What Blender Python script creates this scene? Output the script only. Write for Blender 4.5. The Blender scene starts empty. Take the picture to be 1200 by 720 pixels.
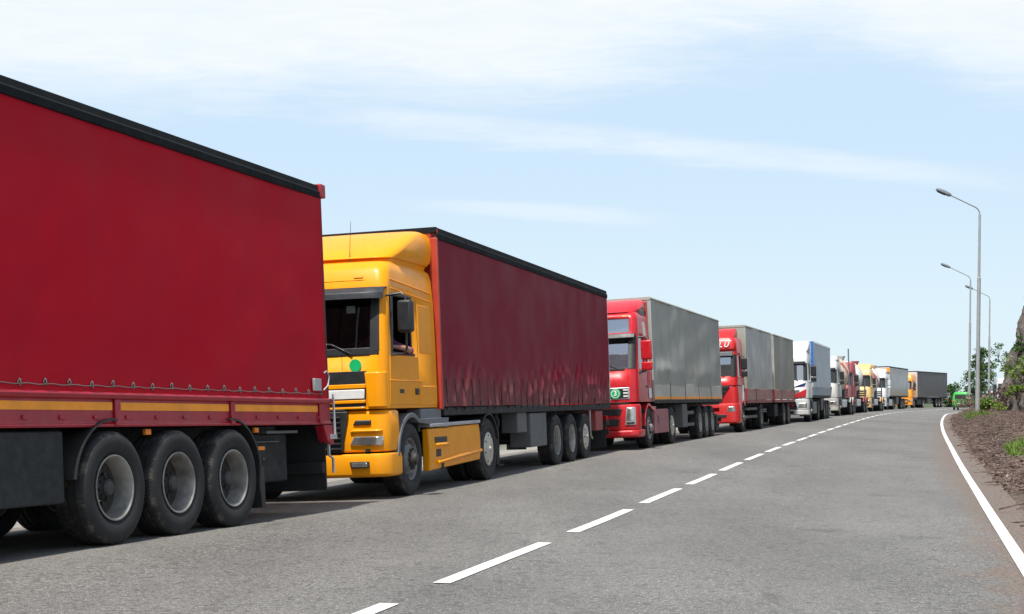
import bpy, math, random
import numpy as np
from mathutils import Vector, Matrix, noise as mnoise
rnd = random.Random(7)
R = math.radians
scene = bpy.context.scene
col = scene.collection

# ------------------------------------------------------------------ camera, sky, sun, exposure
CAM_H = 1.40
F_PX = 1700.0
cam_d = bpy.data.cameras.new('camera'); cam = bpy.data.objects.new('camera', cam_d); col.objects.link(cam)
cam.location = (0, 0, CAM_H); cam.rotation_euler = (R(90), 0, 0)
cam_d.sensor_width = 36; cam_d.sensor_fit = 'HORIZONTAL'; cam_d.lens = F_PX / 1200 * 36
cam_d.shift_y = 106 / 1200
cam_d.clip_start = .05; cam_d.clip_end = 12000
scene.camera = cam

SUN_EL, SUN_AZ = R(67), R(199)          # azimuth: compass direction the light comes from, +Y = 0, +X = 90
sd = Vector((math.sin(SUN_AZ) * math.cos(SUN_EL), math.cos(SUN_AZ) * math.cos(SUN_EL), math.sin(SUN_EL)))
sun_d = bpy.data.lights.new('sun', 'SUN'); sun = bpy.data.objects.new('sun', sun_d); col.objects.link(sun)
sun_d.energy = 2.5; sun_d.angle = R(2.2); sun_d.color = (1, .955, .88)
sun.rotation_euler = sd.to_track_quat('Z', 'Y').to_euler()
scene.view_settings.view_transform = 'Standard'; scene.view_settings.look = 'None'
scene.view_settings.gamma = 1; scene.view_settings.use_curve_mapping = False
scene.view_settings.exposure = 1.3
scene.cycles.use_denoising = True
scene.cycles.max_bounces = 8
scene.cycles.transparent_max_bounces = 16

world = bpy.data.worlds.new('World'); scene.world = world; world.use_nodes = True
class NT:
    """tiny helper to write node trees"""
    def __init__(s, tree): s.t = tree; s.n = tree.nodes; s.l = tree.links
    def node(s, typ, **kw):
        n = s.n.new(typ)
        for k, v in kw.items(): setattr(n, k, v)
        return n
    def put(s, sock, v):
        if hasattr(v, 'default_value') and hasattr(v, 'links'): s.l.new(v, sock)
        else:
            if isinstance(v, (tuple, list)) and len(v) == 3 and sock.type == 'RGBA': v = (*v, 1)
            sock.default_value = v
    def math(s, op, a, b=0., c=0., clamp=False):
        n = s.node('ShaderNodeMath', operation=op, use_clamp=clamp)
        for i, v in enumerate((a, b, c)): s.put(n.inputs[i], v)
        return n.outputs[0]
    def ramp(s, v, lo, hi, a=0., b=1., smooth=True):
        n = s.node('ShaderNodeMapRange', interpolation_type='SMOOTHSTEP' if smooth else 'LINEAR')
        for i, x in enumerate((v, lo, hi, a, b)): s.put(n.inputs[i], x)
        return n.outputs[0]
    def mix(s, f, a, b, mode='MIX'):
        n = s.node('ShaderNodeMix', data_type='RGBA', blend_type=mode)
        s.put(n.inputs[0], f); s.put(n.inputs[6], a); s.put(n.inputs[7], b)
        return n.outputs[2]
    def noise(s, vec, scale, detail=4., rough=.55, dist=0., typ='FBM'):
        n = s.node('ShaderNodeTexNoise')
        if vec is not None: s.l.new(vec, n.inputs['Vector'])
        n.inputs['Scale'].default_value = scale; n.inputs['Detail'].default_value = detail
        n.inputs['Roughness'].default_value = rough; n.inputs['Distortion'].default_value = dist
        return n.outputs[0]
    def mapping(s, vec, scale=(1, 1, 1), loc=(0, 0, 0), rot=(0, 0, 0)):
        n = s.node('ShaderNodeMapping'); s.l.new(vec, n.inputs[0])
        n.inputs['Location'].default_value = loc; n.inputs['Rotation'].default_value = rot; n.inputs['Scale'].default_value = scale
        return n.outputs[0]
    def sep(s, vec):
        n = s.node('ShaderNodeSeparateXYZ'); s.l.new(vec, n.inputs[0]); return n.outputs
    def comb(s, x, y, z):
        n = s.node('ShaderNodeCombineXYZ')
        for i, v in enumerate((x, y, z)): s.put(n.inputs[i], v)
        return n.outputs[0]

SKY_STRENGTH = .053
def make_sky():
    w = NT(world.node_tree); w.n.clear()
    out = w.node('ShaderNodeOutputWorld'); bg = w.node('ShaderNodeBackground')
    sky = w.node('ShaderNodeTexSky', sky_type='NISHITA')
    sky.sun_disc = False; sky.sun_elevation = SUN_EL; sky.sun_rotation = SUN_AZ
    sky.air_density = 1.0; sky.dust_density = 1.2; sky.ozone_density = 1.3; sky.altitude = 100
    tc = w.node('ShaderNodeTexCoord'); d = tc.outputs['Generated']
    x, y, z = w.sep(d)
    yy = w.math('MAXIMUM', w.math('ABSOLUTE', y), .08)
    u = w.math('DIVIDE', x, yy); v = w.math('DIVIDE', z, yy)      # bearing and height of a sky direction
    uv = w.comb(u, v, 0.)
    n1 = w.noise(w.mapping(uv, (3.2, 13, 1)), 1., 5., .55, .4)
    n2 = w.noise(w.mapping(uv, (9, 60, 1), rot=(0, 0, R(6))), 1., 5., .6, .6)
    n3 = w.noise(w.mapping(uv, (2, 7, 1), loc=(3, 1, 0)), 1., 4., .5)
    w1 = w.math('SUBTRACT', n1, .5); w2 = w.math('SUBTRACT', n2, .5)
    # wide veil of cirrus high up: its lower edge wanders, with a blue bay to the right
    edge = w.math('ADD', v, w.math('ADD', w.math('MULTIPLY', w1, .10), w.math('MULTIPLY', w2, .022)))
    bay = w.math('MULTIPLY', w.ramp(u, .0, .16), .034)
    bay = w.math('SUBTRACT', bay, w.math('MULTIPLY', w.ramp(u, .22, .34), .03))
    edge = w.math('SUBTRACT', edge, bay)
    fib = w.noise(w.mapping(uv, (14, 95, 1), rot=(0, 0, R(-4))), 1., 7., .68, 1.2)
    edge = w.math('ADD', edge, w.math('MULTIPLY', w.math('SUBTRACT', fib, .5), .03))
    veil = w.ramp(edge, .182, .250)
    veil = w.math('MULTIPLY', veil, w.math('MULTIPLY', w.ramp(n3, .15, .6, .70, 1.), w.ramp(fib, .25, .7, .8, 1.)))
    veil = w.math('MULTIPLY', veil, w.ramp(v, .36, .70, 1., .06))
    # a long thin streak falling to the right
    cl = w.math('SUBTRACT', .183, w.math('MULTIPLY', w.math('MULTIPLY', u, 1.), .098))
    dist = w.math('ABSOLUTE', w.math('ADD', w.math('SUBTRACT', v, cl), w.math('MULTIPLY', w2, .016)))
    wid = w.ramp(u, -.16, .36, .0145, .008, smooth=False)
    st = w.math('SUBTRACT', 1., w.ramp(w.math('DIVIDE', dist, wid), .25, 1.25))
    st = w.math('MULTIPLY', st, w.math('MULTIPLY', w.ramp(u, -.17, -.06), w.math('SUBTRACT', 1., w.ramp(u, .22, .36, 0., .75))))
    st = w.math('MULTIPLY', st, w.math('MULTIPLY', w.ramp(n2, .3, .62, .45, .9), w.ramp(fib, .3, .65, .6, 1.)))
    dist2 = w.math('ABSOLUTE', w.math('ADD', w.math('SUBTRACT', v, w.math('SUBTRACT', .129, w.math('MULTIPLY', u, .06))), w.math('MULTIPLY', w2, .012)))
    s2 = w.math('SUBTRACT', 1., w.ramp(dist2, .001, .008))
    s2 = w.math('MULTIPLY', s2, w.math('MULTIPLY', w.ramp(u, -.1, .0), w.math('SUBTRACT', 1., w.ramp(u, .04, .13))))
    cloud = w.math('MAXIMUM', w.math('MULTIPLY', veil, .97), w.math('MAXIMUM', w.math('MULTIPLY', st, .62), w.math('MULTIPLY', s2, .38)))
    cloud = w.math('MULTIPLY', cloud, w.ramp(z, 0., .05))
    # thin milky air: pale wash all over, stronger at the horizon
    air = w.math('MULTIPLY', w.ramp(z, .22, .75, .88, .30), 1.)
    wash = w.mix(w.ramp(z, .0, .2), (6.0, 7.2, 7.85), (5.0, 6.45, 7.85))
    base = w.mix(air, sky.outputs[0], wash)
    full = w.mix(cloud, base, (7.35, 7.65, 7.9))
    w.l.new(full, bg.inputs[0]); bg.inputs[1].default_value = SKY_STRENGTH
    w.l.new(bg.outputs[0], out.inputs[0])
make_sky()

# ------------------------------------------------------------------ materials
def mat(name):
    m = bpy.data.materials.new(name); m.use_nodes = True
    t = NT(m.node_tree); p = t.n['Principled BSDF']
    return m, t, p
def plain(name, c, rough=.5, metal=0., dust=0., dustc=(.23, .2, .17), top=1.6, var=.12, coat=0., bump=0., bscale=60):
    """a surface with a little unevenness; dust collects low down in patches"""
    m, t, p = mat(name)
    o = t.node('ShaderNodeTexCoord').outputs['Object']
    n = t.noise(o, 3.1, 6., .6)
    k = t.ramp(n, .25, .75, 1 - var, 1 + var)
    cc = t.node('ShaderNodeVectorMath', operation='SCALE'); cc.inputs[0].default_value = c; t.l.new(k, cc.inputs['Scale'])
    c0 = cc.outputs[0]
    rr = t.ramp(t.noise(o, 9., 5.), .3, .7, rough * .85, min(1, rough * 1.15))
    if dust:
        z = t.sep(o)[2]
        low = t.ramp(z, top, .25, .12, 1.)
        st = t.noise(t.mapping(o, (5, 5, 1.2)), 1., 6., .65)
        dm = t.math('MULTIPLY', t.math('MULTIPLY', low, t.ramp(st, .3, .75, .25, 1.)), dust, clamp=True)
        c0 = t.mix(dm, c0, dustc)
        rr = t.math('ADD', rr, t.math('MULTIPLY', dm, .4), clamp=True)
    t.put(p.inputs['Base Color'], c0); t.put(p.inputs['Roughness'], rr)
    p.inputs['Metallic'].default_value = metal
    p.inputs['Coat Weight'].default_value = coat; p.inputs['Coat Roughness'].default_value = .08
    if bump:
        b = t.node('ShaderNodeBump'); b.inputs['Strength'].default_value = bump; b.inputs['Distance'].default_value = .01
        t.l.new(t.noise(o, bscale, 4.), b.inputs['Height']); t.l.new(b.outputs[0], p.inputs['Normal'])
    return m
def glass(name, tint, refl=.08, rough=.02, fmul=.9):
    m, t, p = mat(name); t.n.remove(p)
    out = t.n['Material Output']
    tr = t.node('ShaderNodeBsdfTransparent'); tr.inputs[0].default_value = (*tint, 1)
    gl = t.node('ShaderNodeBsdfGlossy'); gl.inputs['Roughness'].default_value = rough; gl.inputs[0].default_value = (.95, .97, 1, 1)
    lw = t.node('ShaderNodeFresnel'); lw.inputs[0].default_value = 1.5
    f = t.math('ADD', t.math('MULTIPLY', lw.outputs[0], fmul), refl, clamp=True)
    mx = t.node('ShaderNodeMixShader'); t.l.new(f, mx.inputs[0]); t.l.new(tr.outputs[0], mx.inputs[1]); t.l.new(gl.outputs[0], mx.inputs[2])
    t.l.new(mx.outputs[0], out.inputs[0])
    return m
def tarp(name, c, dust, dustc, top, bot, rough=.5, streak=.2, mottle=.15, bump=.05):
    """vinyl tarpaulin: faint vertical streaks, dirt thrown up from the road along its lower part"""
    m, t, p = mat(name)
    o = t.node('ShaderNodeTexCoord').outputs['Object']
    z = t.sep(o)[2]
    n = t.noise(o, .9, 4., .5)
    n2 = t.noise(t.mapping(o, (9, 9, .6)), 1., 5., .6)
    k = t.math('MULTIPLY', t.ramp(n, .25, .75, 1 - mottle, 1 + mottle), t.ramp(n2, .25, .75, 1 - streak, 1 + streak))
    cc = t.node('ShaderNodeVectorMath', operation='SCALE'); cc.inputs[0].default_value = c; t.l.new(k, cc.inputs['Scale'])
    edge = t.math('ADD', z, t.math('MULTIPLY', t.math('SUBTRACT', t.noise(t.mapping(o, (2.2, 2.2, .9)), 1., 7., .65), .5), .9))
    dm = t.math('MULTIPLY', t.ramp(edge, top, bot), dust)
    dm = t.math('MULTIPLY', dm, t.ramp(n2, .2, .7, .55, 1.))
    t.put(p.inputs['Base Color'], t.mix(dm, cc.outputs[0], dustc))
    t.put(p.inputs['Roughness'], t.math('ADD', t.ramp(n, .3, .7, rough * .85, rough * 1.15), t.math('MULTIPLY', dm, .3), clamp=True))
    p.inputs['Specular IOR Level'].default_value = .06
    b = t.node('ShaderNodeBump'); b.inputs['Strength'].default_value = bump; b.inputs['Distance'].default_value = .012
    t.l.new(t.noise(t.mapping(o, (1, 1, .8)), 3.5, 4., .45), b.inputs['Height']); t.l.new(b.outputs[0], p.inputs['Normal'])
    return m
def rubber_mat():
    m, t, p = mat('tyre rubber')
    o = t.node('ShaderNodeTexCoord').outputs['Object']
    x, y, z = t.sep(o)
    r = t.math('SQRT', t.math('ADD', t.math('MULTIPLY', x, x), t.math('MULTIPLY', z, z)))
    n = t.noise(o, 6., 6., .65)
    ring = t.math('MULTIPLY', t.ramp(r, .455, .505), t.math('SUBTRACT', 1., t.ramp(r, .512, .524)))
    wear = t.math('MULTIPLY', t.math('MAXIMUM', t.math('MULTIPLY', ring, t.ramp(n, .48, .62)), t.math('MULTIPLY', t.ramp(n, .45, .8), .22)), .75)
    t.put(p.inputs['Base Color'], t.mix(wear, (.013, .013, .014), (.10, .085, .07)))
    t.put(p.inputs['Roughness'], .78)
    a = t.math('ARCTAN2', z, x)
    rib = t.math('SINE', t.math('ADD', t.math('MULTIPLY', a, 90.), t.math('MULTIPLY', t.math('SINE', t.math('MULTIPLY', y, 70.)), 1.6)))
    tread = t.math('MULTIPLY', t.ramp(rib, -.5, .1), t.ramp(r, .488, .506))
    b = t.node('ShaderNodeBump'); b.inputs['Strength'].default_value = .6; b.inputs['Distance'].default_value = .008
    t.l.new(t.math('ADD', tread, t.math('MULTIPLY', n, .15)), b.inputs['Height']); t.l.new(b.outputs[0], p.inputs['Normal'])
    return m
MT = {}
MT['rubber'] = rubber_mat()
MT['black'] = plain('black plastic', (.014, .015, .017), .5, dust=.25, dustc=(.10, .09, .08))
MT['railblack'] = plain('matt black roof rail', (.014, .016, .018), .9)
MT['railblack'].node_tree.nodes['Principled BSDF'].inputs['Specular IOR Level'].default_value = .15
MT['chassis'] = plain('dark chassis steel', (.010, .011, .012), .7, dust=.2, dustc=(.06, .054, .05))
MT['panel'] = plain('dusty dark panel', (.010, .011, .013), .7, dust=.3, dustc=(.05, .05, .05))
MT['boxgrey'] = plain('dusty grey tool box', (.10, .10, .105), .6, dust=.4, dustc=(.17, .16, .15))
MT['alu'] = plain('aluminium', (.50, .51, .53), .38, metal=.6, dust=.25)
MT['greyplastic'] = plain('grey plastic', (.13, .14, .155), .5, dust=.3)
MT['rim'] = plain('grey wheel steel', (.27, .255, .235), .55, metal=.25, var=.55)
MT['rimdark'] = plain('dirty wheel centre', (.038, .033, .029), .7, var=.5)
MT['cover'] = plain('cream wheel cover', (.50, .46, .40), .4, metal=.3, var=.2)
MT['hubdark'] = plain('greasy hub', (.03, .028, .027), .45)
MT['interior'] = plain('dark cab lining', (.02, .02, .022), .8)
MT['seatcloth'] = plain('grey seat cloth', (.07, .07, .08), .9)
MT['seal'] = plain('black window seal', (.012, .012, .013), .55)
MT['glass'] = glass('cab glass', (.45, .50, .50), .05)
MT['glass_bright'] = glass('cab glass lit by sky', (.55, .6, .6), .42)
MT['glass_dark'] = glass('dark glass', (.12, .14, .15), .06, fmul=.35)
MT['lens'] = plain('headlamp lens', (.46, .45, .43), .12, metal=.75, var=.35, coat=.6)
MT['amber'] = plain('amber lens', (.85, .23, .01), .3)
MT['reflector'] = plain('amber reflective strip', (.98, .33, .004), .45, dust=.05, top=3)
MT['redlens'] = plain('red lens', (.55, .01, .012), .25)
MT['white'] = plain('white paint', (.60, .61, .61), .4, dust=.45, coat=.3)
MT['greywhite'] = plain('pale grey fairing', (.42, .43, .43), .45, dust=.2)
MT['yellow'] = plain('yellow truck paint', (.86, .315, .002), .38, dust=.14, dustc=(.36, .20, .05), coat=.10, top=1.3, var=.05)
MT['yellow'].node_tree.nodes['Principled BSDF'].inputs['Specular IOR Level'].default_value = .22
MT['cream'] = plain('cream yellow paint', (.66, .44, .17), .5, dust=.8, dustc=(.34, .21, .11), coat=.2)
MT['orange'] = plain('orange truck paint', (.86, .30, .008), .38, dust=.12, coat=.3)
MT['red'] = plain('bright red paint', (.50, .006, .013), .34, dust=.2, dustc=(.30, .08, .07), coat=.2, var=.05)
MT['red4'] = plain('scarlet paint', (.55, .012, .013), .34, dust=.25, dustc=(.32, .10, .08), coat=.2, var=.05)
MT['rearred'] = plain('dark rear door', (.05, .010, .013), .6)
MT['mixred'] = plain('weathered red paint', (.33, .035, .04), .6, dust=.6)
MT['dirtywhite'] = plain('dusty white paint', (.50, .50, .48), .55, dust=.8, dustc=(.30, .26, .21), top=2.6)
MT['dullred'] = plain('dull red paint', (.30, .03, .035), .5, dust=.4)
MT['pinkskirt'] = plain('faded dusty red skirt', (.36, .10, .12), .5, dust=.45, dustc=(.34, .24, .23))
MT['railred'] = plain('dark red rail paint', (.36, .006, .022), .45, dust=.12, dustc=(.2, .1, .09), coat=.12)
MT['boxred'] = plain('red front wall', (.45, .045, .02), .5)
MT['blue'] = plain('blue stripe', (.02, .17, .55), .4)
MT['navy'] = plain('navy emblem', (.02, .03, .16), .4)
MT['signgreen'] = plain('green sticker', (.0, .42, .13), .5)
MT['signwhite'] = plain('white sticker', (.85, .85, .83), .45)
MT['platewhite'] = plain('white plastic band', (.72, .71, .69), .4)
MT['van'] = plain('bright green paint', (.03, .42, .05), .3, coat=.4)
MT['galv'] = plain('galvanised lamp post', (.40, .41, .41), .5, metal=.3, var=.1)
MT['lamphead'] = plain('grey lamp housing', (.22, .25, .28), .45)
MT['skin'] = plain('skin', (.36, .17, .11), .55)
MT['shirt'] = plain('purple shirt', (.13, .025, .10), .85, bump=.3)
MT['hair'] = plain('dark hair', (.015, .012, .01), .6)
MT['eyelet'] = plain('dull zinc eyelet', (.16, .15, .145), .5, metal=.4)
MT['visor'] = plain('smoked visor', (.020, .022, .026), .45)
MT['strap'] = plain('dark webbing', (.03, .02, .022), .8)
MT['curt_red'] = tarp('deep red curtain', (.425, .0035, .017), .08, (.2, .08, .07), 2.0, 1.4, rough=.5, streak=.008, mottle=.03, bump=.03)
MT['curt_maroon'] = tarp('maroon curtain', (.200, .015, .031), .62, (.205, .118, .105), 2.05, 1.35, rough=.55, streak=.008, mottle=.02, bump=.02)
MT['tarp_grey'] = tarp('grey tarpaulin', (.36, .365, .335), .35, (.34, .32, .27), 2.6, 1.5, rough=.55, streak=.07)
MT['tarp_grey2'] = tarp('greenish grey tarpaulin', (.335, .335, .295), .3, (.32, .28, .22), 2.5, 1.6, rough=.5, streak=.08, mottle=.25)
MT['tarp_light'] = tarp('light grey tarpaulin', (.50, .51, .50), .4, (.34, .31, .25), 2.5, 1.6, rough=.5, streak=.06, mottle=.2)
MT['tarp_blue'] = tarp('pale grey blue curtain', (.56, .63, .68), .35, (.40, .36, .30), 2.0, 1.4, streak=.06)
MT['tarp_pale'] = tarp('pale grey curtain', (.50, .50, .49), .75, (.38, .28, .16), 2.4, 1.4, streak=.05)
MT['tarp_dark'] = tarp('dark grey curtain', (.13, .126, .126), .25, (.15, .13, .11), 2.2, 1.4, streak=.08)
MT['beige'] = plain('beige drop side board', (.50, .48, .42), .55, dust=.3, top=2.5)
MT['rust'] = plain('rusty red drop side board', (.42, .22, .185), .65, dust=.4, top=2.5)
MT['bluegrey'] = plain('blue grey drop side board', (.26, .31, .37), .5, dust=.3, top=2.5)
MT['roofwhite'] = plain('roof sheet', (.55, .56, .57), .5)

# ------------------------------------------------------------------ mesh helpers
class MB:
    def __init__(s): s.v = []; s.f = []; s.m = []
    def add(s, vs, fs, m=0):
        k = len(s.v); s.v += [tuple(p) for p in vs]; s.f += [tuple(i + k for i in f) for f in fs]; s.m += [m] * len(fs); return s
    def box(s, x0, x1, y0, y1, z0, z1, m=0, M=None):
        vs = [Vector((x, y, z)) for x in (x0, x1) for y in (y0, y1) for z in (z0, z1)]
        if M is not None: vs = [M @ p for p in vs]
        return s.add(vs, [(0, 1, 3, 2), (4, 6, 7, 5), (0, 4, 5, 1), (2, 3, 7, 6), (0, 2, 6, 4), (1, 5, 7, 3)], m)
    def loft(s, rings, m=0, cap=True, close=True):
        n = len(rings[0]); k = len(s.v); vs = [p for r in rings for p in r]; fs = []
        for i in range(len(rings) - 1):
            for j in range(n if close else n - 1):
                a = i * n + j; b = i * n + (j + 1) % n
                fs.append((a, b, b + n, a + n))
        if cap: fs += [tuple(range(n))[::-1], tuple(range((len(rings) - 1) * n, len(rings) * n))]
        return s.add(vs, fs, m)
    def tube(s, pts, r, n=8, m=0):
        pts = [Vector(p) for p in pts]; rings = []
        rs = r if isinstance(r, (list, tuple)) else [r] * len(pts)
        d0 = (pts[1] - pts[0]).normalized()
        up = Vector((0, 0, 1)) if abs(d0.z) < .9 else Vector((1, 0, 0))
        a = d0.cross(up).normalized()
        for i, p in enumerate(pts):
            d = ((pts[min(i + 1, len(pts) - 1)] - pts[max(i - 1, 0)])).normalized()
            a = (a - d * a.dot(d)).normalized(); b = d.cross(a)
            rings.append([p + (a * math.cos(2 * math.pi * k / n) + b * math.sin(2 * math.pi * k / n)) * rs[i] for k in range(n)])
        return s.loft(rings, m)
    def lathe(s, prof, n=40, m=0, c=(0, 0, 0), M=None, cap=False):
        """prof: (radius, position along y) about the y axis"""
        rings = []
        for r, y in prof:
            ring = [Vector((r * math.cos(2 * math.pi * k / n), y, r * math.sin(2 * math.pi * k / n))) for k in range(n)]
            if M is not None: ring = [M @ p for p in ring]
            rings.append([p + Vector(c) for p in ring])
        return s.loft(rings, m, cap=cap)
    def prism(s, poly, y0, y1, m=0):
        """polygon in x,z pushed along y"""
        return s.loft([[(x, y0, z) for x, z in poly], [(x, y1, z) for x, z in poly]], m)
    def grid(s, fn, nu, nv, m=0):
        vs = [fn(i / nu, j / nv) for i in range(nu + 1) for j in range(nv + 1)]
        fs = [(i * (nv + 1) + j, (i + 1) * (nv + 1) + j, (i + 1) * (nv + 1) + j + 1, i * (nv + 1) + j + 1) for i in range(nu) for j in range(nv)]
        return s.add(vs, fs, m)
    def slab(s, fo, fi, nu, nv, m=0):
        """closed sheet between an outer and an inner surface"""
        k = len(s.v); n = (nu + 1) * (nv + 1)
        s.grid(fo, nu, nv, m); s.grid(fi, nu, nv, m)
        idx = lambda i, j: i * (nv + 1) + j
        rim = [idx(i, 0) for i in range(nu)] + [idx(nu, j) for j in range(nv)] + [idx(i, nv) for i in range(nu, 0, -1)] + [idx(0, j) for j in range(nv, 0, -1)]
        fs = [(rim[q] + k, rim[(q + 1) % len(rim)] + k, rim[(q + 1) % len(rim)] + n + k, rim[q] + n + k) for q in range(len(rim))]
        s.f += fs; s.m += [m] * len(fs)
        return s
    def mesh(s, name, mats, sharp=40, recalc=True):
        me = bpy.data.meshes.new(name); me.from_pydata(s.v, [], s.f)
        if not isinstance(mats, (list, tuple)): mats = [mats]
        for m in mats: me.materials.append(MT[m] if isinstance(m, str) else m)
        me.polygons.foreach_set('material_index', s.m)
        if recalc:
            import bmesh
            b = bmesh.new(); b.from_mesh(me); bmesh.ops.recalc_face_normals(b, faces=b.faces); b.to_mesh(me); b.free()
        me.polygons.foreach_set('use_smooth', [True] * len(me.polygons))
        if sharp: me.set_sharp_from_angle(angle=R(sharp))
        me.update(); return me
    def build(s, name, mats, parent=None, bevel=0., seg=2, sharp=40, loc=None, recalc=True):
        return link(name, s.mesh(name, mats, sharp, recalc), parent, bevel, seg, loc)
def link(name, me, parent=None, bevel=0., seg=2, loc=None):
    o = bpy.data.objects.new(name, me); col.objects.link(o); o.parent = parent
    if loc is not None: o.location = loc
    if bevel:
        b = o.modifiers.new('bevel', 'BEVEL'); b.width = bevel; b.segments = seg; b.limit_method = 'ANGLE'; b.angle_limit = R(35)
        b.harden_normals = False
    return o
def tag(o, label=None, cat=None, group=None, kind=None):
    for k, v in (('label', label), ('category', cat), ('group', group), ('kind', kind)):
        if v: o[k] = v
    return o
def thing(name, label, cat, group=None):
    o = bpy.data.objects.new(name, None); col.objects.link(o); o.empty_display_size = .3
    return tag(o, label, cat, group)
def fbm(x, y, z=0., o=4): return mnoise.fractal(Vector((x, y, z)), 1.0, 2.0, o)
def sm(a, b, x):
    t = np.clip((x - a) / (b - a), 0, 1); return t * t * (3 - 2 * t)

# ------------------------------------------------------------------ the lie of the land
CENTRE = np.array([(-3.7, -1), (-2.3, 4.5), (-.9, 9.56), (-.17, 12.21), (.98, 16.3), (2.12, 20.61), (3.11, 24.29), (4.04, 27.71), (5.16, 31.76), (6.34, 35.92),
                   (9.07, 45.36), (12.45, 57.0), (16.61, 70.6), (22.46, 89.48), (28.1, 106.65), (32.6, 119.5), (37.2, 131), (41.7, 142.5), (46.8, 154.5), (53.2, 166),
                   (61.5, 177), (73, 186.5), (88, 194), (120, 203), (170, 212)])
EDGE = np.array([(0.60, -1), (2.15, 4.5), (4.24, 12), (5.91, 18), (7.59, 24), (9.26, 30), (11.23, 37), (13.49, 45), (16.35, 55), (19.26, 65), (22.24, 75), (25.61, 86), (29.43, 98),
                 (31.8, 104.5), (36.2, 117.5), (41, 130), (45.4, 141), (50.3, 152.6), (56.3, 163.6), (64, 173.8), (75, 182.8), (89.3, 190), (121, 199), (170, 208)])
def resample(P, step=.5):
    d = np.r_[0, np.cumsum(np.hypot(*np.diff(P, axis=0).T))]
    s = np.arange(0, d[-1], step)
    # cubic (Catmull-Rom) through the points
    t = np.gradient(P, d, axis=0)
    k = np.clip(np.searchsorted(d, s, side='right') - 1, 0, len(P) - 2); h = (d[k + 1] - d[k])[:, None]; q = ((s - d[k])[:, None]) / h
    Q = ((2 * q**3 - 3 * q**2 + 1) * P[k] + (q**3 - 2 * q**2 + q) * h * t[k] + (-2 * q**3 + 3 * q**2) * P[k + 1] + (q**3 - q**2) * h * t[k + 1])
    return s, Q
SC, PC = resample(CENTRE); SE, PE = resample(EDGE)
def signed(P, X, Y):
    """distance to a polyline, positive on its right-hand side"""
    X = np.asarray(X, float).ravel(); Y = np.asarray(Y, float).ravel(); out = np.empty(len(X))
    Q = P[::2]
    for a in range(0, len(X), 20000):
        x = X[a:a + 20000, None]; y = Y[a:a + 20000, None]
        d2 = (x - Q[None, :, 0])**2 + (y - Q[None, :, 1])**2
        k = np.clip(np.argmin(d2, 1), 1, len(Q) - 2)
        t = Q[k + 1] - Q[k - 1]; t /= np.hypot(t[:, 0], t[:, 1])[:, None]
        out[a:a + 20000] = (x[:, 0] - Q[k, 0]) * t[:, 1] - (y[:, 0] - Q[k, 1]) * t[:, 0]
        far = np.sqrt(d2.min(1)); s = np.sign(out[a:a + 20000]); ends = (k <= 1) | (k >= len(Q) - 2)
        out[a:a + 20000] = np.where(ends, s * far, out[a:a + 20000])
    return out
def road_z(X, Y, u):
    z = np.interp(Y, [0, 25, 40, 57, 75, 90, 300, 3000], [0, 0, .08, .12, .22, .27, .28, .28])
    z = z - .04 * np.clip(-3.4 - u, 0, 6) - .035 * np.clip(u + 3, 0, 9) * sm(100, 140, Y)
    return z + .05 * sm(-18.5, -13, -Y) * sm(2.3, 3.5, -u)
def land_z(X, Y):
    X = np.asarray(X, float); Y = np.asarray(Y, float); sh = X.shape
    u = signed(PC, X, Y).reshape(sh); e = signed(PE, X, Y).reshape(sh)
    z = road_z(X, Y, u)
    heap = .20 + .24 * sm(18, 60, Y)
    rise = sm(.4, 1.7, e) * heap * (1 - .6 * sm(110, 150, Y))
    nz = np.sin(X * 1.9 + Y * .7) * np.sin(Y * 1.13 - X * .6) * .5 + np.sin(X * 4.1 - Y * 3.3) * .25
    z = z + rise + nz * .07 * sm(.9, 2.2, e) * (1 - sm(60, 300, np.abs(X)))
    left = sm(6.6, 9, -u)
    z = z + left * (nz * .05 - .02) + 3.3 * sm(7.2, 10.2, -u) * (1 - sm(16, 40, -u)) * (1 - sm(100, 135, Y)) * (.5 + .5 * np.sin(Y * .4 + 1))  # last term: unseen bank behind the lorries, added to block sky light beneath them
    return z, u, e
def gz(x, y):
    return float(land_z(np.array([x]), np.array([y]))[0][0])

def strip_mesh(name, L, Rr, nc, lift, mats, kind='structure', n=None):
    """ribbon between two polylines, draped on the road surface"""
    n = n or len(L); vs = []; fs = []
    for i in range(n):
        for j in range(nc + 1):
            p = L[i] + (Rr[i] - L[i]) * j / nc; vs.append(p)
    vs = np.array(vs); u = signed(PC, vs[:, 0], vs[:, 1]); z = road_z(vs[:, 0], vs[:, 1], u) + lift
    mb = MB(); mb.v = [(a, b, c) for (a, b), c in zip(vs, z)]
    mb.f = [(i * (nc + 1) + j, i * (nc + 1) + j + 1, (i + 1) * (nc + 1) + j + 1, (i + 1) * (nc + 1) + j) for i in range(n - 1) for j in range(nc)]
    mb.m = [0] * len(mb.f)
    o = mb.build(name, mats, sharp=0, recalc=False); tag(o, kind=kind); return o
def norm_of(P):
    t = np.gradient(P, axis=0); t /= np.hypot(t[:, 0], t[:, 1])[:, None]
    return np.c_[t[:, 1], -t[:, 0]]
NC, NE = norm_of(PC), norm_of(PE)
def at_frac(P, S, k): return np.c_[np.interp(k, S / S[-1], P[:, 0]), np.interp(k, S / S[-1], P[:, 1])]

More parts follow.
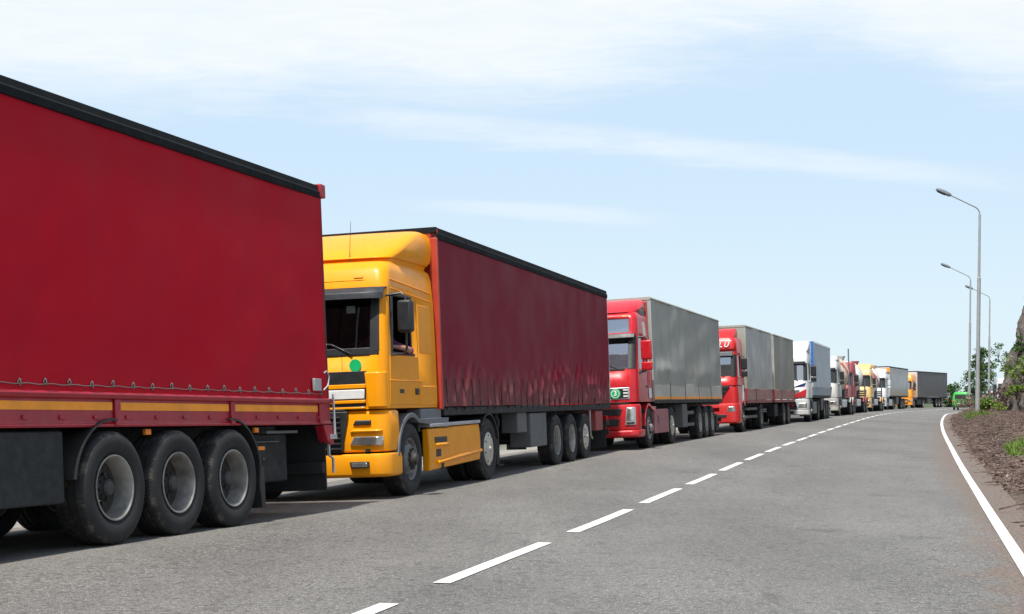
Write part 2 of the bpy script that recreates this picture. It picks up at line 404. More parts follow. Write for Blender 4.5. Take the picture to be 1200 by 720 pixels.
def asphalt():
    m, t, p = mat('asphalt')
    o = t.node('ShaderNodeTexCoord').outputs['Object']
    fine = t.noise(o, 95., 3., .7); med = t.noise(o, 28., 4., .65)
    v = t.node('ShaderNodeTexVoronoi'); t.l.new(o, v.inputs['Vector']); v.inputs['Scale'].default_value = 42
    v.inputs['Randomness'].default_value = 1.
    chips = t.math('SUBTRACT', 1., t.ramp(v.outputs['Distance'], .10, .40))
    v2 = t.node('ShaderNodeTexVoronoi'); t.l.new(o, v2.inputs['Vector']); v2.inputs['Scale'].default_value = 17
    stone = t.math('MULTIPLY', t.math('SUBTRACT', 1., t.ramp(v2.outputs['Distance'], .08, .26)), t.ramp(t.sep(v2.outputs['Color'])[0], .45, .75))
    big = t.noise(t.mapping(o, (.45, .10, 1)), 1., 6., .6)
    blot = t.noise(o, .55, 6., .65, .6)
    a = t.attr = t.node('ShaderNodeAttribute', attribute_name='lane').outputs['Fac']
    k = t.math('MULTIPLY', t.ramp(big, .3, .7, .84, 1.12), t.ramp(blot, .3, .75, .90, 1.07))
    k = t.math('MULTIPLY', k, t.ramp(med, .3, .7, .66, 1.30))
    base = t.mix(t.ramp(fine, .42, .64), (.082, .079, .074), (.250, .242, .228))
    base = t.mix(t.math('MULTIPLY', chips, t.ramp(med, .42, .62, .0, .75)), base, (.40, .39, .37))
    base = t.mix(t.math('MULTIPLY', stone, .42), base, (.46, .44, .41))
    dark = t.ramp(t.sep(v2.outputs['Color'])[1], .72, .95)
    base = t.mix(t.math('MULTIPLY', dark, .4), base, (.045, .044, .042))
    cc = t.node('ShaderNodeVectorMath', operation='SCALE'); t.l.new(base, cc.inputs[0]); t.l.new(k, cc.inputs['Scale'])
    trk = t.math('ABSOLUTE', t.math('SUBTRACT', t.math('ABSOLUTE', t.math('SUBTRACT', a, 1.85)), .85))
    trk = t.math('MULTIPLY', t.math('SUBTRACT', 1., t.ramp(trk, .1, .6)), t.ramp(big, .25, .6, .2, .8))
    cc2 = t.mix(t.math('MULTIPLY', trk, .22), cc.outputs[0], (.17, .166, .158))
    # the parking shoulder is dusty and oil stained; a streaky dark band paints in shade under the lorries
    dusty = t.math('MULTIPLY', t.ramp(a, -2.2, -4.6), t.ramp(t.noise(t.mapping(o, (.8, .25, 1), rot=(0, 0, R(17))), 1., 6., .65), .3, .65, .2, .75))
    c1 = t.mix(dusty, cc2, (.185, .165, .142))
    lane_shade = t.math('MULTIPLY', t.math('SUBTRACT', 1., t.ramp(t.math('ABSOLUTE', t.math('ADD', a, 4.9)), .2, 1.2)), t.ramp(t.noise(t.mapping(o, (1.6, .5, 1)), 1., 6., .65), .32, .58, .15, .75))
    c1 = t.mix(lane_shade, c1, (.035, .033, .032))
    oil = t.math('MULTIPLY', t.ramp(t.noise(t.mapping(o, (1.1, .45, 1), loc=(5, 2, 0), rot=(0, 0, R(17))), 1., 5., .6, .5), .60, .74), .5)
    c1 = t.mix(oil, c1, (.035, .034, .034))
    # earth swept over the edge on the right
    soil = t.math('MULTIPLY', t.ramp(t.math('ADD', a, t.math('MULTIPLY', t.noise(o, 1.6, 6., .7), 1.6)), 4.55, 5.1), .9)
    c1 = t.mix(soil, c1, t.mix(t.ramp(med, .35, .65), (.085, .062, .050), (.20, .155, .125)))
    # hairline cracks
    vc = t.node('ShaderNodeTexVoronoi', feature='DISTANCE_TO_EDGE'); vc.inputs['Scale'].default_value = .33
    t.l.new(t.mapping(o, (1, .6, 1)), vc.inputs['Vector'])
    wob = t.node('ShaderNodeVectorMath', operation='ADD')
    nz = t.node('ShaderNodeTexNoise'); nz.inputs['Scale'].default_value = 2.; nz.inputs['Detail'].default_value = 5.; t.l.new(o, nz.inputs['Vector'])
    t.l.new(t.mapping(o, (1, .6, 1)), wob.inputs[0]); t.l.new(nz.outputs['Color'], wob.inputs[1]); t.l.new(wob.outputs[0], vc.inputs['Vector'])
    crack = t.math('MULTIPLY', t.math('SUBTRACT', 1., t.ramp(vc.outputs['Distance'], .0, .006)), t.ramp(blot, .5, .62, 0., .35))
    c1 = t.mix(crack, c1, (.03, .03, .03))
    t.put(p.inputs['Base Color'], c1); t.put(p.inputs['Roughness'], t.ramp(med, .3, .7, .72, .95))
    b = t.node('ShaderNodeBump'); b.inputs['Strength'].default_value = .55; b.inputs['Distance'].default_value = .012
    t.l.new(t.math('ADD', fine, t.math('MULTIPLY', chips, .7)), b.inputs['Height']); t.l.new(b.outputs[0], p.inputs['Normal'])
    return m
def line_paint():
    m, t, p = mat('road line paint')
    o = t.node('ShaderNodeTexCoord').outputs['Object']
    n = t.noise(o, 45., 5., .7); b = t.noise(o, 2.5, 5., .7)
    worn = t.math('MULTIPLY', t.ramp(n, .52, .68), t.ramp(b, .38, .62, .2, .9))
    t.put(p.inputs['Base Color'], t.mix(worn, t.mix(t.ramp(b, .35, .7), (.74, .74, .72), (.60, .59, .56)), (.26, .25, .24)))
    p.inputs['Roughness'].default_value = .6
    return m
def earth():
    m, t, p = mat('earth and gravel')
    o = t.node('ShaderNodeTexCoord').outputs['Object']
    a = t.node('ShaderNodeAttribute', attribute_name='verge').outputs['Fac']
    n = t.noise(o, 7., 7., .7); n2 = t.noise(o, 38., 4., .7); nb = t.noise(o, .7, 5., .6)
    soil = t.mix(t.ramp(n, .3, .7), (.055, .037, .030), (.155, .108, .085))
    soil = t.mix(t.ramp(n2, .52, .72, 0., .7), soil, (.24, .18, .145))
    soil = t.mix(t.math('MULTIPLY', t.ramp(nb, .55, .7), .25), soil, (.08, .10, .03))
    v = t.node('ShaderNodeTexVoronoi'); t.l.new(o, v.inputs['Vector']); v.inputs['Scale'].default_value = 22
    grav = t.mix(v.outputs['Distance'], (.42, .40, .37), (.15, .145, .14))
    grav = t.mix(t.ramp(nb, .45, .7, 0., .35), grav, (.30, .26, .20))
    far = t.mix(t.ramp(nb, .4, .6), (.035, .055, .02), (.075, .085, .035))
    c = t.mix(t.ramp(a, -1., 1.), grav, soil)
    c = t.mix(t.node('ShaderNodeAttribute', attribute_name='meadow').outputs['Fac'], c, far)
    t.put(p.inputs['Base Color'], c); p.inputs['Roughness'].default_value = .95
    b = t.node('ShaderNodeBump'); b.inputs['Strength'].default_value = .7; b.inputs['Distance'].default_value = .05
    t.l.new(t.math('ADD', n, t.math('MULTIPLY', n2, .5)), b.inputs['Height']); t.l.new(b.outputs[0], p.inputs['Normal'])
    return m
def build_ground():
    xs = np.unique(np.r_[np.linspace(-3500, -200, 10), np.linspace(-200, -30, 12), np.linspace(-30, -12, 12), np.arange(-12, 40, .42), np.arange(40, 110, 1.6), np.linspace(110, 300, 10), np.linspace(300, 3500, 10)])
    ys = np.unique(np.r_[np.linspace(-300, -12, 8), np.arange(-12, 8, 1.2), np.arange(8, 95, .5), np.arange(95, 215, 1.3), np.linspace(215, 500, 12), np.geomspace(500, 6000, 12)])
    X, Y = np.meshgrid(xs, ys, indexing='ij'); Z, u, e = land_z(X, Y)
    inroad = (u > -6.3) & (e < .32)
    Z = np.where(inroad, Z - .10, Z - .012 * (e < .7))
    mb = MB(); nx, ny = X.shape
    mb.v = list(zip(X.ravel().tolist(), Y.ravel().tolist(), Z.ravel().tolist()))
    mb.f = [(i * ny + j, (i + 1) * ny + j, (i + 1) * ny + j + 1, i * ny + j + 1) for i in range(nx - 1) for j in range(ny - 1)]
    mb.m = [0] * len(mb.f)
    o = mb.build('ground', [earth()], sharp=0, recalc=False); tag(o, kind='structure')
    me = o.data
    me.attributes.new('verge', 'FLOAT', 'POINT').data.foreach_set('value', u.ravel().astype(np.float32))
    md = sm(7.5, 8.6, -u) * 1.0 + sm(16, 30, e)
    me.attributes.new('meadow', 'FLOAT', 'POINT').data.foreach_set('value', np.clip(md, 0, 1).ravel().astype(np.float32))
    # carriageway
    k = np.linspace(0, 1, 420); C = at_frac(PC, SC, k)
    L = C - at_frac(NC, SC, k) * 6.7
    # right-hand boundary: nearest point of the edge line, a little beyond it
    E2 = PE + NE * .42
    s_e = np.array([np.argmin((E2[:, 0] - c[0] - 4 * n[0])**2 + (E2[:, 1] - c[1] - 4 * n[1])**2) for c, n in zip(C, at_frac(NC, SC, k))])
    Rr = E2[s_e]
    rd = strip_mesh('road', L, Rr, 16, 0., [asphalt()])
    co = np.empty(len(rd.data.vertices) * 3); rd.data.vertices.foreach_get('co', co); co = co.reshape(-1, 3)
    rd.data.attributes.new('lane', 'FLOAT', 'POINT').data.foreach_set('value', signed(PC, co[:, 0], co[:, 1]).astype(np.float32))
    paint = line_paint()
    W = .058
    m = SE < 260
    ed = strip_mesh('road_edge_line', (PE - NE * W)[m], (PE + NE * W)[m], 1, .007, [paint])
    # dashes 3.15 m long with 1.15 m gaps; measured start
    s0 = np.interp(10.9, PC[:, 1], SC)
    mb = MB()
    for q in range(-2, 44):
        a = s0 + q * 4.28; b = a + 3.16
        if a < 1: continue
        ss = np.linspace(a, b, 7)
        c = np.c_[np.interp(ss, SC, PC[:, 0]), np.interp(ss, SC, PC[:, 1])]; n = np.c_[np.interp(ss, SC, NC[:, 0]), np.interp(ss, SC, NC[:, 1])]
        l, r = c - n * .07, c + n * .07
        P = np.stack([l, r], 1).reshape(-1, 2); z = road_z(P[:, 0], P[:, 1], signed(PC, P[:, 0], P[:, 1])) + .007
        mb.add([(x, y, w) for (x, y), w in zip(P, z)], [(2 * i, 2 * i + 1, 2 * i + 3, 2 * i + 2) for i in range(6)])
    o = mb.build('road_centre_line', [paint], sharp=0, recalc=False); tag(o, kind='structure')
build_ground()

# ------------------------------------------------------------------ wheels
WHEELS = {}
def wheel_meshes(style):
    if style in WHEELS: return WHEELS[style]
    w = .155
    ty = MB().lathe([(.285, .105), (.30, .128), (.36, .158), (.43, .166), (.475, .155), (.507, .135), (.518, .118), (.52, .078), (.506, .075), (.506, .060), (.52, .057), (.52, .012), (.506, .009), (.506, -.009),
                     (.52, -.012), (.52, -.057), (.506, -.060), (.506, -.075), (.52, -.078), (.518, -.118), (.507, -.135), (.475, -.155), (.43, -.166), (.36, -.158), (.30, -.128), (.285, -.105)], 56)
    tyre = ty.mesh('tyre', 'rubber', 35)
    rm = MB(); hb = MB()
    def nuts(mb, rad, y, n=10, m=0, size=.017):
        for k in range(n):
            a = 2 * math.pi * (k + .5) / n
            mb.lathe([(size, y - .01), (size, y + .022), (.0, y + .03)], 6, m, (rad * math.cos(a), 0, rad * math.sin(a)))
    back = [(.27, -.10), (.29, -.13), (.302, -.135), (.302, -.12), (.288, -.10), (.275, -.05)]
    if style == 'dish':       # trailer wheel: bright barrel, dark recessed centre
        rm.lathe(back + [(.272, .0), (.275, .09), (.285, .125), (.300, .137), (.304, .142), (.302, .150), (.292, .150), (.281, .136), (.268, .10), (.262, .04), (.258, -.015)], 56, 0)
        rm.lathe([(.258, -.015), (.245, -.03), (.21, -.035), (.172, -.02), (.12, -.02)], 40, 1)
        nuts(rm, .143, -.01, 10, 1, .02)
        for k in range(8):
            a = 2 * math.pi * k / 8
            rm.lathe([(.026, -.036), (.026, -.028), (0, -.027)], 12, 2, (.213 * math.cos(a), 0, .213 * math.sin(a)))
        hb.lathe([(.115, -.03), (.112, .03), (.085, .055), (.078, .085), (.06, .10), (.0, .104)], 28)
        nuts(hb, .094, .04, 8, 0, .012)
        mats = ['rim', 'rimdark', 'hubdark']; hm = 'hubdark'
    elif style == 'front':    # steered wheel: disc pushed outwards, hub standing proud
        rm.lathe(back + [(.272, .0), (.275, .07), (.285, .115), (.300, .13), (.304, .14), (.298, .145), (.283, .128), (.270, .10), (.262, .085), (.245, .10), (.20, .135), (.185, .15), (.17, .152), (.12, .152)], 56, 0)
        nuts(rm, .143, .156, 10, 1, .018)
        for k in range(10):
            a = 2 * math.pi * (k + .5) / 10
            rm.lathe([(.022, .10), (.022, .121), (0, .122)], 12, 1, (.226 * math.cos(a), 0, .226 * math.sin(a)))
        hb.lathe([(.118, .14), (.114, .19), (.10, .205), (.085, .207), (.080, .235), (.06, .245), (0, .247)], 28)
        mats = ['rimdark2', 'hubdark']; hm = 'rimdark'
    elif style == 'frontlight':
        rm.lathe(back + [(.272, .0), (.275, .07), (.285, .115), (.300, .13), (.304, .14), (.298, .145), (.283, .128), (.270, .10), (.262, .085), (.245, .10), (.20, .135), (.185, .15), (.17, .152), (.12, .152)], 40, 0)
        nuts(rm, .143, .156, 10, 1, .018)
        hb.lathe([(.118, .14), (.114, .19), (.10, .205), (.08, .235), (0, .24)], 24)
        mats = ['rim', 'hubdark']; hm = 'rim'
    else:                     # 'cover': drive wheel under a domed plate with slots
        rm.lathe(back + [(.272, .0), (.275, .07), (.285, .12), (.300, .134), (.304, .142), (.298, .148), (.288, .14)], 56, 1)
        rm.lathe([(.283, .13), (.276, .150), (.25, .163), (.18, .172), (.10, .176), (.045, .178), (.04, .17), (0, .17)], 56, 0)
        for k in range(8):
            a = 2 * math.pi * k / 8
            rm.lathe([(.02, .15), (.02, .1695), (0, .1705)], 10, 1, (.238 * math.cos(a), 0, .238 * math.sin(a)))
        hb.lathe([(.05, .165), (.048, .19), (.03, .20), (0, .20)], 20)
        mats = ['cover', 'hubdark']; hm = 'cover'
    WHEELS[style] = (rm.mesh('wheel', mats, 35), tyre, hb.mesh('hub', hm, 35))
    return WHEELS[style]
MT['rimdark2'] = plain('dull grey wheel steel', (.16, .155, .15), .5, metal=.3, var=.4)
def wheel(root, x, y, style, r=.52, twin=False, wide=1.):
    """y > 0 is the driver's side; a wheel is rim > tyre, hub"""
    a, b, c = wheel_meshes(style)
    for q in ((0, 1) if twin else (0,)):
        w = bpy.data.objects.new('wheel', a); col.objects.link(w); w.parent = root
        s = 1 if y > 0 else -1
        w.location = (x, y - s * q * .34, r - .012)
        w.rotation_euler = (0, rnd.uniform(0, 6.28), 0) if s > 0 else (0, rnd.uniform(0, 6.28), math.pi)
        k = r / .52; w.scale = (k, wide * k, k)
        t = bpy.data.objects.new('tyre', b); col.objects.link(t); t.parent = w
        if q == 0:
            h = bpy.data.objects.new('hub', c); col.objects.link(h); h.parent = w
def axle(root, x, r=.52):
    MB().tube([(x, -1.0, r), (x, 1.0, r)], .075, 10).build('axle', 'chassis', root)
def axle_set(root, x, style, r=.52, twin=False, y=1.1, wide=1.):
    for s in (1, -1): wheel(root, x, s * y, style, r, twin, wide)
    axle(root, x, r)

# ------------------------------------------------------------------ cargo bodies
def fold_grid(x0, x1, z0, z1, y, disp, nx, nz):
    """curtain hung on the side at y (facing +y if y > 0), displaced outward by disp(x, z)"""
    s = 1 if y > 0 else -1
    mb = MB()
    mb.slab(lambda a, b: (x0 + (x1 - x0) * a, y + s * disp(x0 + (x1 - x0) * a, z0 + (z1 - z0) * b), z0 + (z1 - z0) * b),
            lambda a, b: (x0 + (x1 - x0) * a, y - s * .03, z0 + (z1 - z0) * b), nx, nz)
    return mb
def box_body(root, x0, x1, z0, z1, curt, disp=None, nx=120, nz=40, hw=1.275, roof='roofwhite', front=None, rear=None, rail='railblack', railh=.13, rail_y=.0, name='curtain', front_trim=.05):
    """x0 front, x1 rear (x1 < x0). parts: curtains, roof, roof rails, front wall, rear doors"""
    disp = disp or (lambda x, z: .006 * fbm(x * .7, z * .8, x0))
    zt = z1 - railh
    fold_grid(x0 - front_trim, x1 + .05, z0, zt, hw - .02, disp, nx, nz).build(name, curt, root, sharp=60)
    fold_grid(x0 - front_trim, x1 + .05, z0, zt, -hw + .02, disp, 30, 10).build(name, curt, root, sharp=60)
    MB().box(x1 + .02, x0 - .02, -hw + .06, hw - .06, z1 - .07, z1 - .012).build('roof', roof, root, .01)
    for s in (1, -1):
        poly = [(s * (hw - .12), zt - .012), (s * (hw + rail_y), zt - .012), (s * (hw + rail_y + .005), zt + railh * .45), (s * (hw - .012), zt + railh * .5), (s * (hw - .02), z1), (s * (hw - .12), z1)]
        MB().loft([[(x, py, pz) for py, pz in poly] for x in (x0, x1 + .04)]).build('roof_rail', rail, root, .008)
    MB().box(x0 - .045, x0 + .0, -hw + .003, hw - .003, z0 - .05, z1 - .02).build('front_wall', front or curt, root, .03, 3)
    MB().box(x0 - .03, x0 + .012, -hw + .01, hw - .01, z1 - .09, z1 + .004).build('front_cap', rail, root, .01)
    for s in (1, -1):
        d = MB().box(x1 - .0, x1 + .045, min(s * .006, s * (hw - .02)), max(s * .006, s * (hw - .02)), z0 + .02, z1 - .05).build('rear_door', rear or curt, root, .01)
        MB().tube([(x1 - .03, s * .35, z0 + .05), (x1 - .03, s * .35, z1 - .1)], .017, 8).build('lock_bar', 'alu', d)
def chassis(root, x0, x1, z=1.0, zb=.72, hy=.5):
    for s in (1, -1):
        MB().box(x1, x0, s * hy - .05, s * hy + .05, zb, z).build('chassis_rail', 'chassis', root, .008)
    mb = MB()
    x = x1 + .6
    while x < x0 - .2:
        mb.box(x - .04, x + .04, -1.2, 1.2, z - .02, z + .1); x += .9
    mb.build('cross_member', 'chassis', root)
def mudguard(root, x, s, r=.60, a0=20, a1=150, w=.40, y=1.1, m='black', z=.52):
    pts = [(r * math.cos(R(a)), r * math.sin(R(a))) for a in np.linspace(a0, a1, 14)]
    y0, y1 = sorted((s * (y - w / 2), s * (y + w / 2)))
    inn = [(p * (1 - .02 / r), q * (1 - .02 / r)) for p, q in pts[::-1]]
    poly = pts + inn
    return MB().loft([[(x + a, yy, z + b) for a, b in poly] for yy in (y0, y1)]).build('mudguard', m, root)
def flap(root, x, s, z0, z1, w=.4, y=1.1):
    y0, y1 = sorted((s * (y - w / 2), s * (y + w / 2)))
    return MB().box(x - .01, x + .01, y0, y1, z0, z1).build('mud_flap', 'panel', root)
def rear_end(root, x1, z=1.1, beam='chassis'):
    MB().box(x1 + .03, x1 + .15, -1.2, 1.2, .48, .62).build('underrun_bar', beam, root, .015)
    for s in (1, -1):
        MB().box(x1 + .06, x1 + .13, s * .5 - .05, s * .5 + .05, .6, z).build('underrun_bracket', 'chassis', root)
        t = MB().box(x1 - .03, x1 + .06, min(s * .75, s * 1.15), max(s * .75, s * 1.15), .82, .96).build('tail_lamp', 'redlens', root, .012)

# ------------------------------------------------------------------ cabs
class Cab:
    """a lorry cab lofted from rings; each ring is (z, front x, rear x, half width, corner radius)"""
    def __init__(s, root, rings, sx, paint, ws, win, bulge=.05, roofwin=None, glass='glass', open_window=False, fy=5, tilt=None, name='cab'):
        s.root = root; s.rings = rings; s.bulge = bulge; s.paint = paint
        labs = None; R_ = []
        for z, xf, xb, hw, r in rings:
            pts = []; lab = []
            xs = [xb] + [min(q, xf - r - .004 * (len(sx) - i)) for i, q in enumerate(sx)] + [xf - r]
            for i, q in enumerate(xs): pts.append((q, hw)); lab.append(('L', i))
            lab[-1] = ('CL', 0)
            for k in range(1, 5):
                a = math.pi / 2 * (1 - k / 5); pts.append((xf - r + r * math.cos(a), hw - r + r * math.sin(a))); lab.append(('CL', k))
            ys = np.linspace(hw - r, -(hw - r), fy + 1)
            for i, y in enumerate(ys): pts.append((xf + bulge * (1 - (y / (hw - r))**2), y)); lab.append(('F', i))
            lab[-1] = ('CR', 0)
            for k in range(1, 5):
                a = math.pi / 2 * (k / 5); pts.append((xf - r + r * math.cos(a), -(hw - r) - r * math.sin(a))); lab.append(('CR', k))
            for i, q in enumerate(xs[::-1]): pts.append((q, -hw)); lab.append(('R', len(xs) - 2 - i))
            lab[-1] = ('B', 0)
            R_.append([(x, y, z) for x, y in pts]); labs = lab
        n = len(labs); mb = MB(); mb.v = [p for r in R_ for p in r]
        groups = {}
        def opening(i, lab):
            side, k = lab
            if side == 'F' and ws[0] <= i < ws[1]: return 'windscreen'
            if side == 'F' and roofwin and roofwin[0] <= i < roofwin[1]: return 'roof_window'
            if side in 'LR' and k == win[2] and win[0] <= i < win[1]: return 'side_window' + side
        for i in range(len(rings) - 1):
            for j in range(n):
                f = (i * n + j, i * n + (j + 1) % n, (i + 1) * n + (j + 1) % n, (i + 1) * n + j)
                o = opening(i, labs[j])
                if o: groups.setdefault(o, []).append(f)
                else: mb.f.append(f)
        mb.f.append(tuple(range((len(rings) - 1) * n, len(rings) * n))); mb.f.append(tuple(range(n))[::-1])
        mb.m = [0] * len(mb.f)
        s.shell = mb.build(name, [paint, 'interior', 'seal'], root, sharp=38)
        so = s.shell.modifiers.new('thick', 'SOLIDIFY'); so.thickness = .05; so.offset = -1; so.material_offset = 1; so.material_offset_rim = 2
        for g, fs in groups.items():
            if g == 'side_windowL' and open_window: continue        # wound down
            off = {'w': (-.022, 0, 0), 'r': (-.022, 0, 0), 'L': (0, -.022, 0), 'R': (0, .022, 0)}[g[0] if g[0] in 'wr' else g[-1]]
            gm = MB(); idx = sorted({i for f in fs for i in f}); mp = {q: k for k, q in enumerate(idx)}
            gm.v = [tuple(np.add(mb.v[i], off)) for i in idx]; gm.f = [tuple(mp[i] for i in f) for f in fs]; gm.m = [0] * len(fs)
            gm.build('windscreen' if g == 'windscreen' else ('roof_window' if g == 'roof_window' else 'side_window'), 'glass_dark' if g[-1] in 'LR' else glass, root, sharp=60, recalc=False)
    def at(s, z):
        Z = [r[0] for r in s.rings]; return [float(np.interp(z, Z, [r[k] for r in s.rings])) for k in (1, 3, 4)]
    def fx(s, y, z):
        xf, hw, r = s.at(z); a = abs(y)
        if a <= hw - r: return xf + s.bulge * (1 - (a / (hw - r))**2)
        q = min(a - (hw - r), r * .999); return xf - r + math.sqrt(r * r - q * q)
    def front(s, name, quad, t, m, bevel=.006, nu=8, nv=2, inn=.02, parent=None):
        """plate on the front; quad = four (y, z) corners: lower a, lower b, upper b, upper a"""
        a, b, c, d = [np.array(q, float) for q in quad]
        P = lambda u, v: (a * (1 - u) + b * u) * (1 - v) + (d * (1 - u) + c * u) * v
        def fo(u, v, k): q = P(u, v); return (s.fx(q[0], q[1]) + k, q[0], q[1])
        mb = MB().slab(lambda u, v: fo(u, v, t), lambda u, v: fo(u, v, -inn), nu, nv)
        return mb.build(name, m, parent or s.root, bevel, 2)
    def side(s, name, quad, t, m, bevel=.005, sides=(1, -1), inn=.02, parent=None, nv=2):
        a, b, c, d = [np.array(q, float) for q in quad]; out = []
        P = lambda u, v: (a * (1 - u) + b * u) * (1 - v) + (d * (1 - u) + c * u) * v
        for sg in sides:
            def fo(u, v, k): q = P(u, v); return (q[0], sg * (s.at(q[1])[1] + k), q[1])
            out.append(MB().slab(lambda u, v: fo(u, v, t), lambda u, v: fo(u, v, -inn), 3, nv).build(name, m, parent or s.root, bevel, 2))
        return out
def nose(root, name, rings, paint, bevel=.02):
    """closed loft for bumpers and lower fronts; rings like Cab's"""
    R_ = []
    for z, xf, xb, hw, r in rings:
        pts = [(xb, hw), (xf - r, hw)]
        for k in range(1, 6): a = math.pi / 2 * (1 - k / 6); pts.append((xf - r + r * math.cos(a), hw - r + r * math.sin(a)))
        for y in np.linspace(hw - r, -(hw - r), 7): pts.append((xf + .05 * (1 - (y / (hw - r))**2), y))
        for k in range(1, 6): a = math.pi / 2 * (k / 6); pts.append((xf - r + r * math.cos(a), -(hw - r) - r * math.sin(a)))
        pts += [(xf - r, -hw), (xb, -hw)]
        R_.append([(x, y, z) for x, y in pts])
    return MB().loft(R_).build(name, paint, root, bevel, 2, sharp=38)
def deflector(root, rings, paint, name='roof_deflector', bulge=.06):
    R_ = []
    for z, xf, xb, hw, r in rings:
        pts = [(xb, hw), ((xb + xf - r) / 2, hw), (xf - r, hw)]
        for k in range(1, 6): a = math.pi / 2 * (1 - k / 6); pts.append((xf - r + r * math.cos(a), hw - r + r * math.sin(a)))
        for y in np.linspace(hw - r, -(hw - r), 9): pts.append((xf + bulge * (1 - (y / (hw - r))**2), y))
        for k in range(1, 6): a = math.pi / 2 * (k / 6); pts.append((xf - r + r * math.cos(a), -(hw - r) - r * math.sin(a)))
        pts += [(xf - r, -hw), ((xb + xf - r) / 2, -hw), (xb, -hw)]
        R_.append([(x, y, z) for x, y in pts])
    return MB().loft(R_).build(name, paint, root, .025, 3, sharp=50)
def cab_inside(root, xf, z=1.45, s=1):
    MB().box(xf - .62, xf - .16, -1.1, 1.1, z, z + .55).build('dashboard', 'interior', root, .05)
    for y in (.62, -.62):
        mb = MB().box(xf - 1.55, xf - 1.05, y - .25, y + .25, z - .0, z + .2).box(xf - 1.65, xf - 1.5, y - .24, y + .24, z + .15, z + .85).box(xf - 1.64, xf - 1.52, y - .14, y + .14, z + .87, z + 1.08)
        mb.build('seat', 'seatcloth', root, .04)
    mb = MB(); M = Matrix.Translation((xf - .72, .62, z + .62)) @ Matrix.Rotation(R(-35), 4, 'Y')
    mb.tube([M @ Vector((.22 * math.cos(a), .22 * math.sin(a), 0)) for a in np.linspace(0, 2 * math.pi, 25)], .016, 6)
    mb.tube([M @ Vector((-.2, 0, 0)), M @ Vector((.2, 0, 0))], .02, 6)
    mb.build('steering_wheel', 'black', root)
def mirrors(root, x, z, m='black', y=1.46, h=.5, w=.24, small=True, arm='black', yb=1.2):
    for s in (1, -1):
        h0 = MB().box(x - .09, x + .07, min(s * (y - w / 2), s * (y + w / 2)), max(s * (y - w / 2), s * (y + w / 2)), z - h / 2, z + h / 2).build('mirror', m, root, .04, 3)
        MB().tube([(x - .02, s * yb, z + h / 2 + .08), (x - .02, s * (y - .06), z + h / 2 + .1), (x - .01, s * y, z + h / 2 + .06), (x - .01, s * y, z - h / 2 - .22), (x - .02, s * (y - .05), z - h / 2 - .3), (x - .02, s * yb, z - h / 2 - .3)], .018, 6).build('mirror_arm', arm, h0)
        if small:
            MB().box(x - .08, x + .06, min(s * (y - w / 2), s * (y + w / 2)), max(s * (y - w / 2), s * (y + w / 2)), z - h / 2 - .27, z - h / 2 - .05).build('mirror', m, root, .035, 3)
def wipers(root, cab, z=2.0, ys=(.75, -.1, -.85)):
    for y in ys:
        MB().tube([(cab.fx(y, z) + .02, y, z - .02), (cab.fx(y - .3, z + .13) + .015, y - .3, z + .13), (cab.fx(y - .62, z + .16) + .012, y - .62, z + .16)], .012, 5).build('wiper', 'black', root)
def fender(root, x, s, r, m, tail, z=.52, y=1.1, w=.34):
    """arch over the front wheel with a flat tail behind it"""
    pts = [(r * math.cos(R(a)), r * math.sin(R(a))) for a in np.linspace(5, 120, 12)]
    pts += [(tail, pts[-1][1]), ]
    inn = [(p * .9, q - .10 if i == 0 else q * .9) for i, (p, q) in enumerate(pts[::-1])]
    inn[0] = (tail, pts[-1][1] - .16)
    y0, y1 = sorted((s * (y - w / 2), s * (y + w / 2)))
    return MB().loft([[(x + a, yy, z + b) for a, b in pts + inn] for yy in (y0, y1)]).build('fender', m, root, .008)
def text_mesh(body, size, m, parent, matrix, extrude=.004, shear=0., name='lettering'):
    cu = bpy.data.curves.new('t', 'FONT'); cu.body = body; cu.size = size; cu.extrude = extrude; cu.align_x = 'CENTER'; cu.align_y = 'CENTER'; cu.shear = shear
    cu.offset = .006 * size / .2
    o = bpy.data.objects.new('t', cu); col.objects.link(o)
    bpy.context.view_layer.update()
    me = bpy.data.meshes.new_from_object(o.evaluated_get(bpy.context.evaluated_depsgraph_get()))
    bpy.data.objects.remove(o); bpy.data.curves.remove(cu)
    me.transform(matrix); me.materials.clear(); me.materials.append(MT[m])
    return link(name, me, parent)
def disc_x(root, name, x, y, z, r, m, t=.008, n=32, ring=0., lean=0.):
    mb = MB()
    M = Matrix.Translation((x, y, z)) @ Matrix.Rotation(R(lean), 4, 'Y') @ Matrix.Rotation(R(-90), 4, 'Z')
    if ring: mb.lathe([(r - ring, 0), (r - ring, t), (r, t), (r, 0)], n, 0, M=M)
    else: mb.lathe([(r, -.02), (r, t), (0, t)], n, 0, M=M)
    return mb.build(name, m, root)
def place(root, F, xref, th, roll, lift=0., pitch=0., pivot=0.):
    """stand a vehicle so that its driver's-side plane (y 1.275, z 2.6) at local xref is over F; th = bearing of its tail from the camera"""
    t = R(th); f = Vector((-math.sin(t), -math.cos(t), 0)); n = Vector((math.cos(t), -math.sin(t), 0)); r = R(roll)
    yy = 1.275 * math.cos(r) - 2.6 * math.sin(r)
    o = Vector((F[0], F[1], 0)) - f * xref - n * yy
    wl = o + n * 1.12
    mid = wl - f * 4.0
    if pivot: mid = wl + f * pivot
    o.z = float(road_z(np.array([mid.x]), np.array([mid.y]), signed(PC, [mid.x], [mid.y]))[0]) - 1.12 * math.sin(r) + lift - pivot * math.sin(R(pitch))
    root.location = o; root.rotation_euler = (r, -R(pitch), math.atan2(f.y, f.x))
GRP = 'lorries queuing nose to tail along the road'
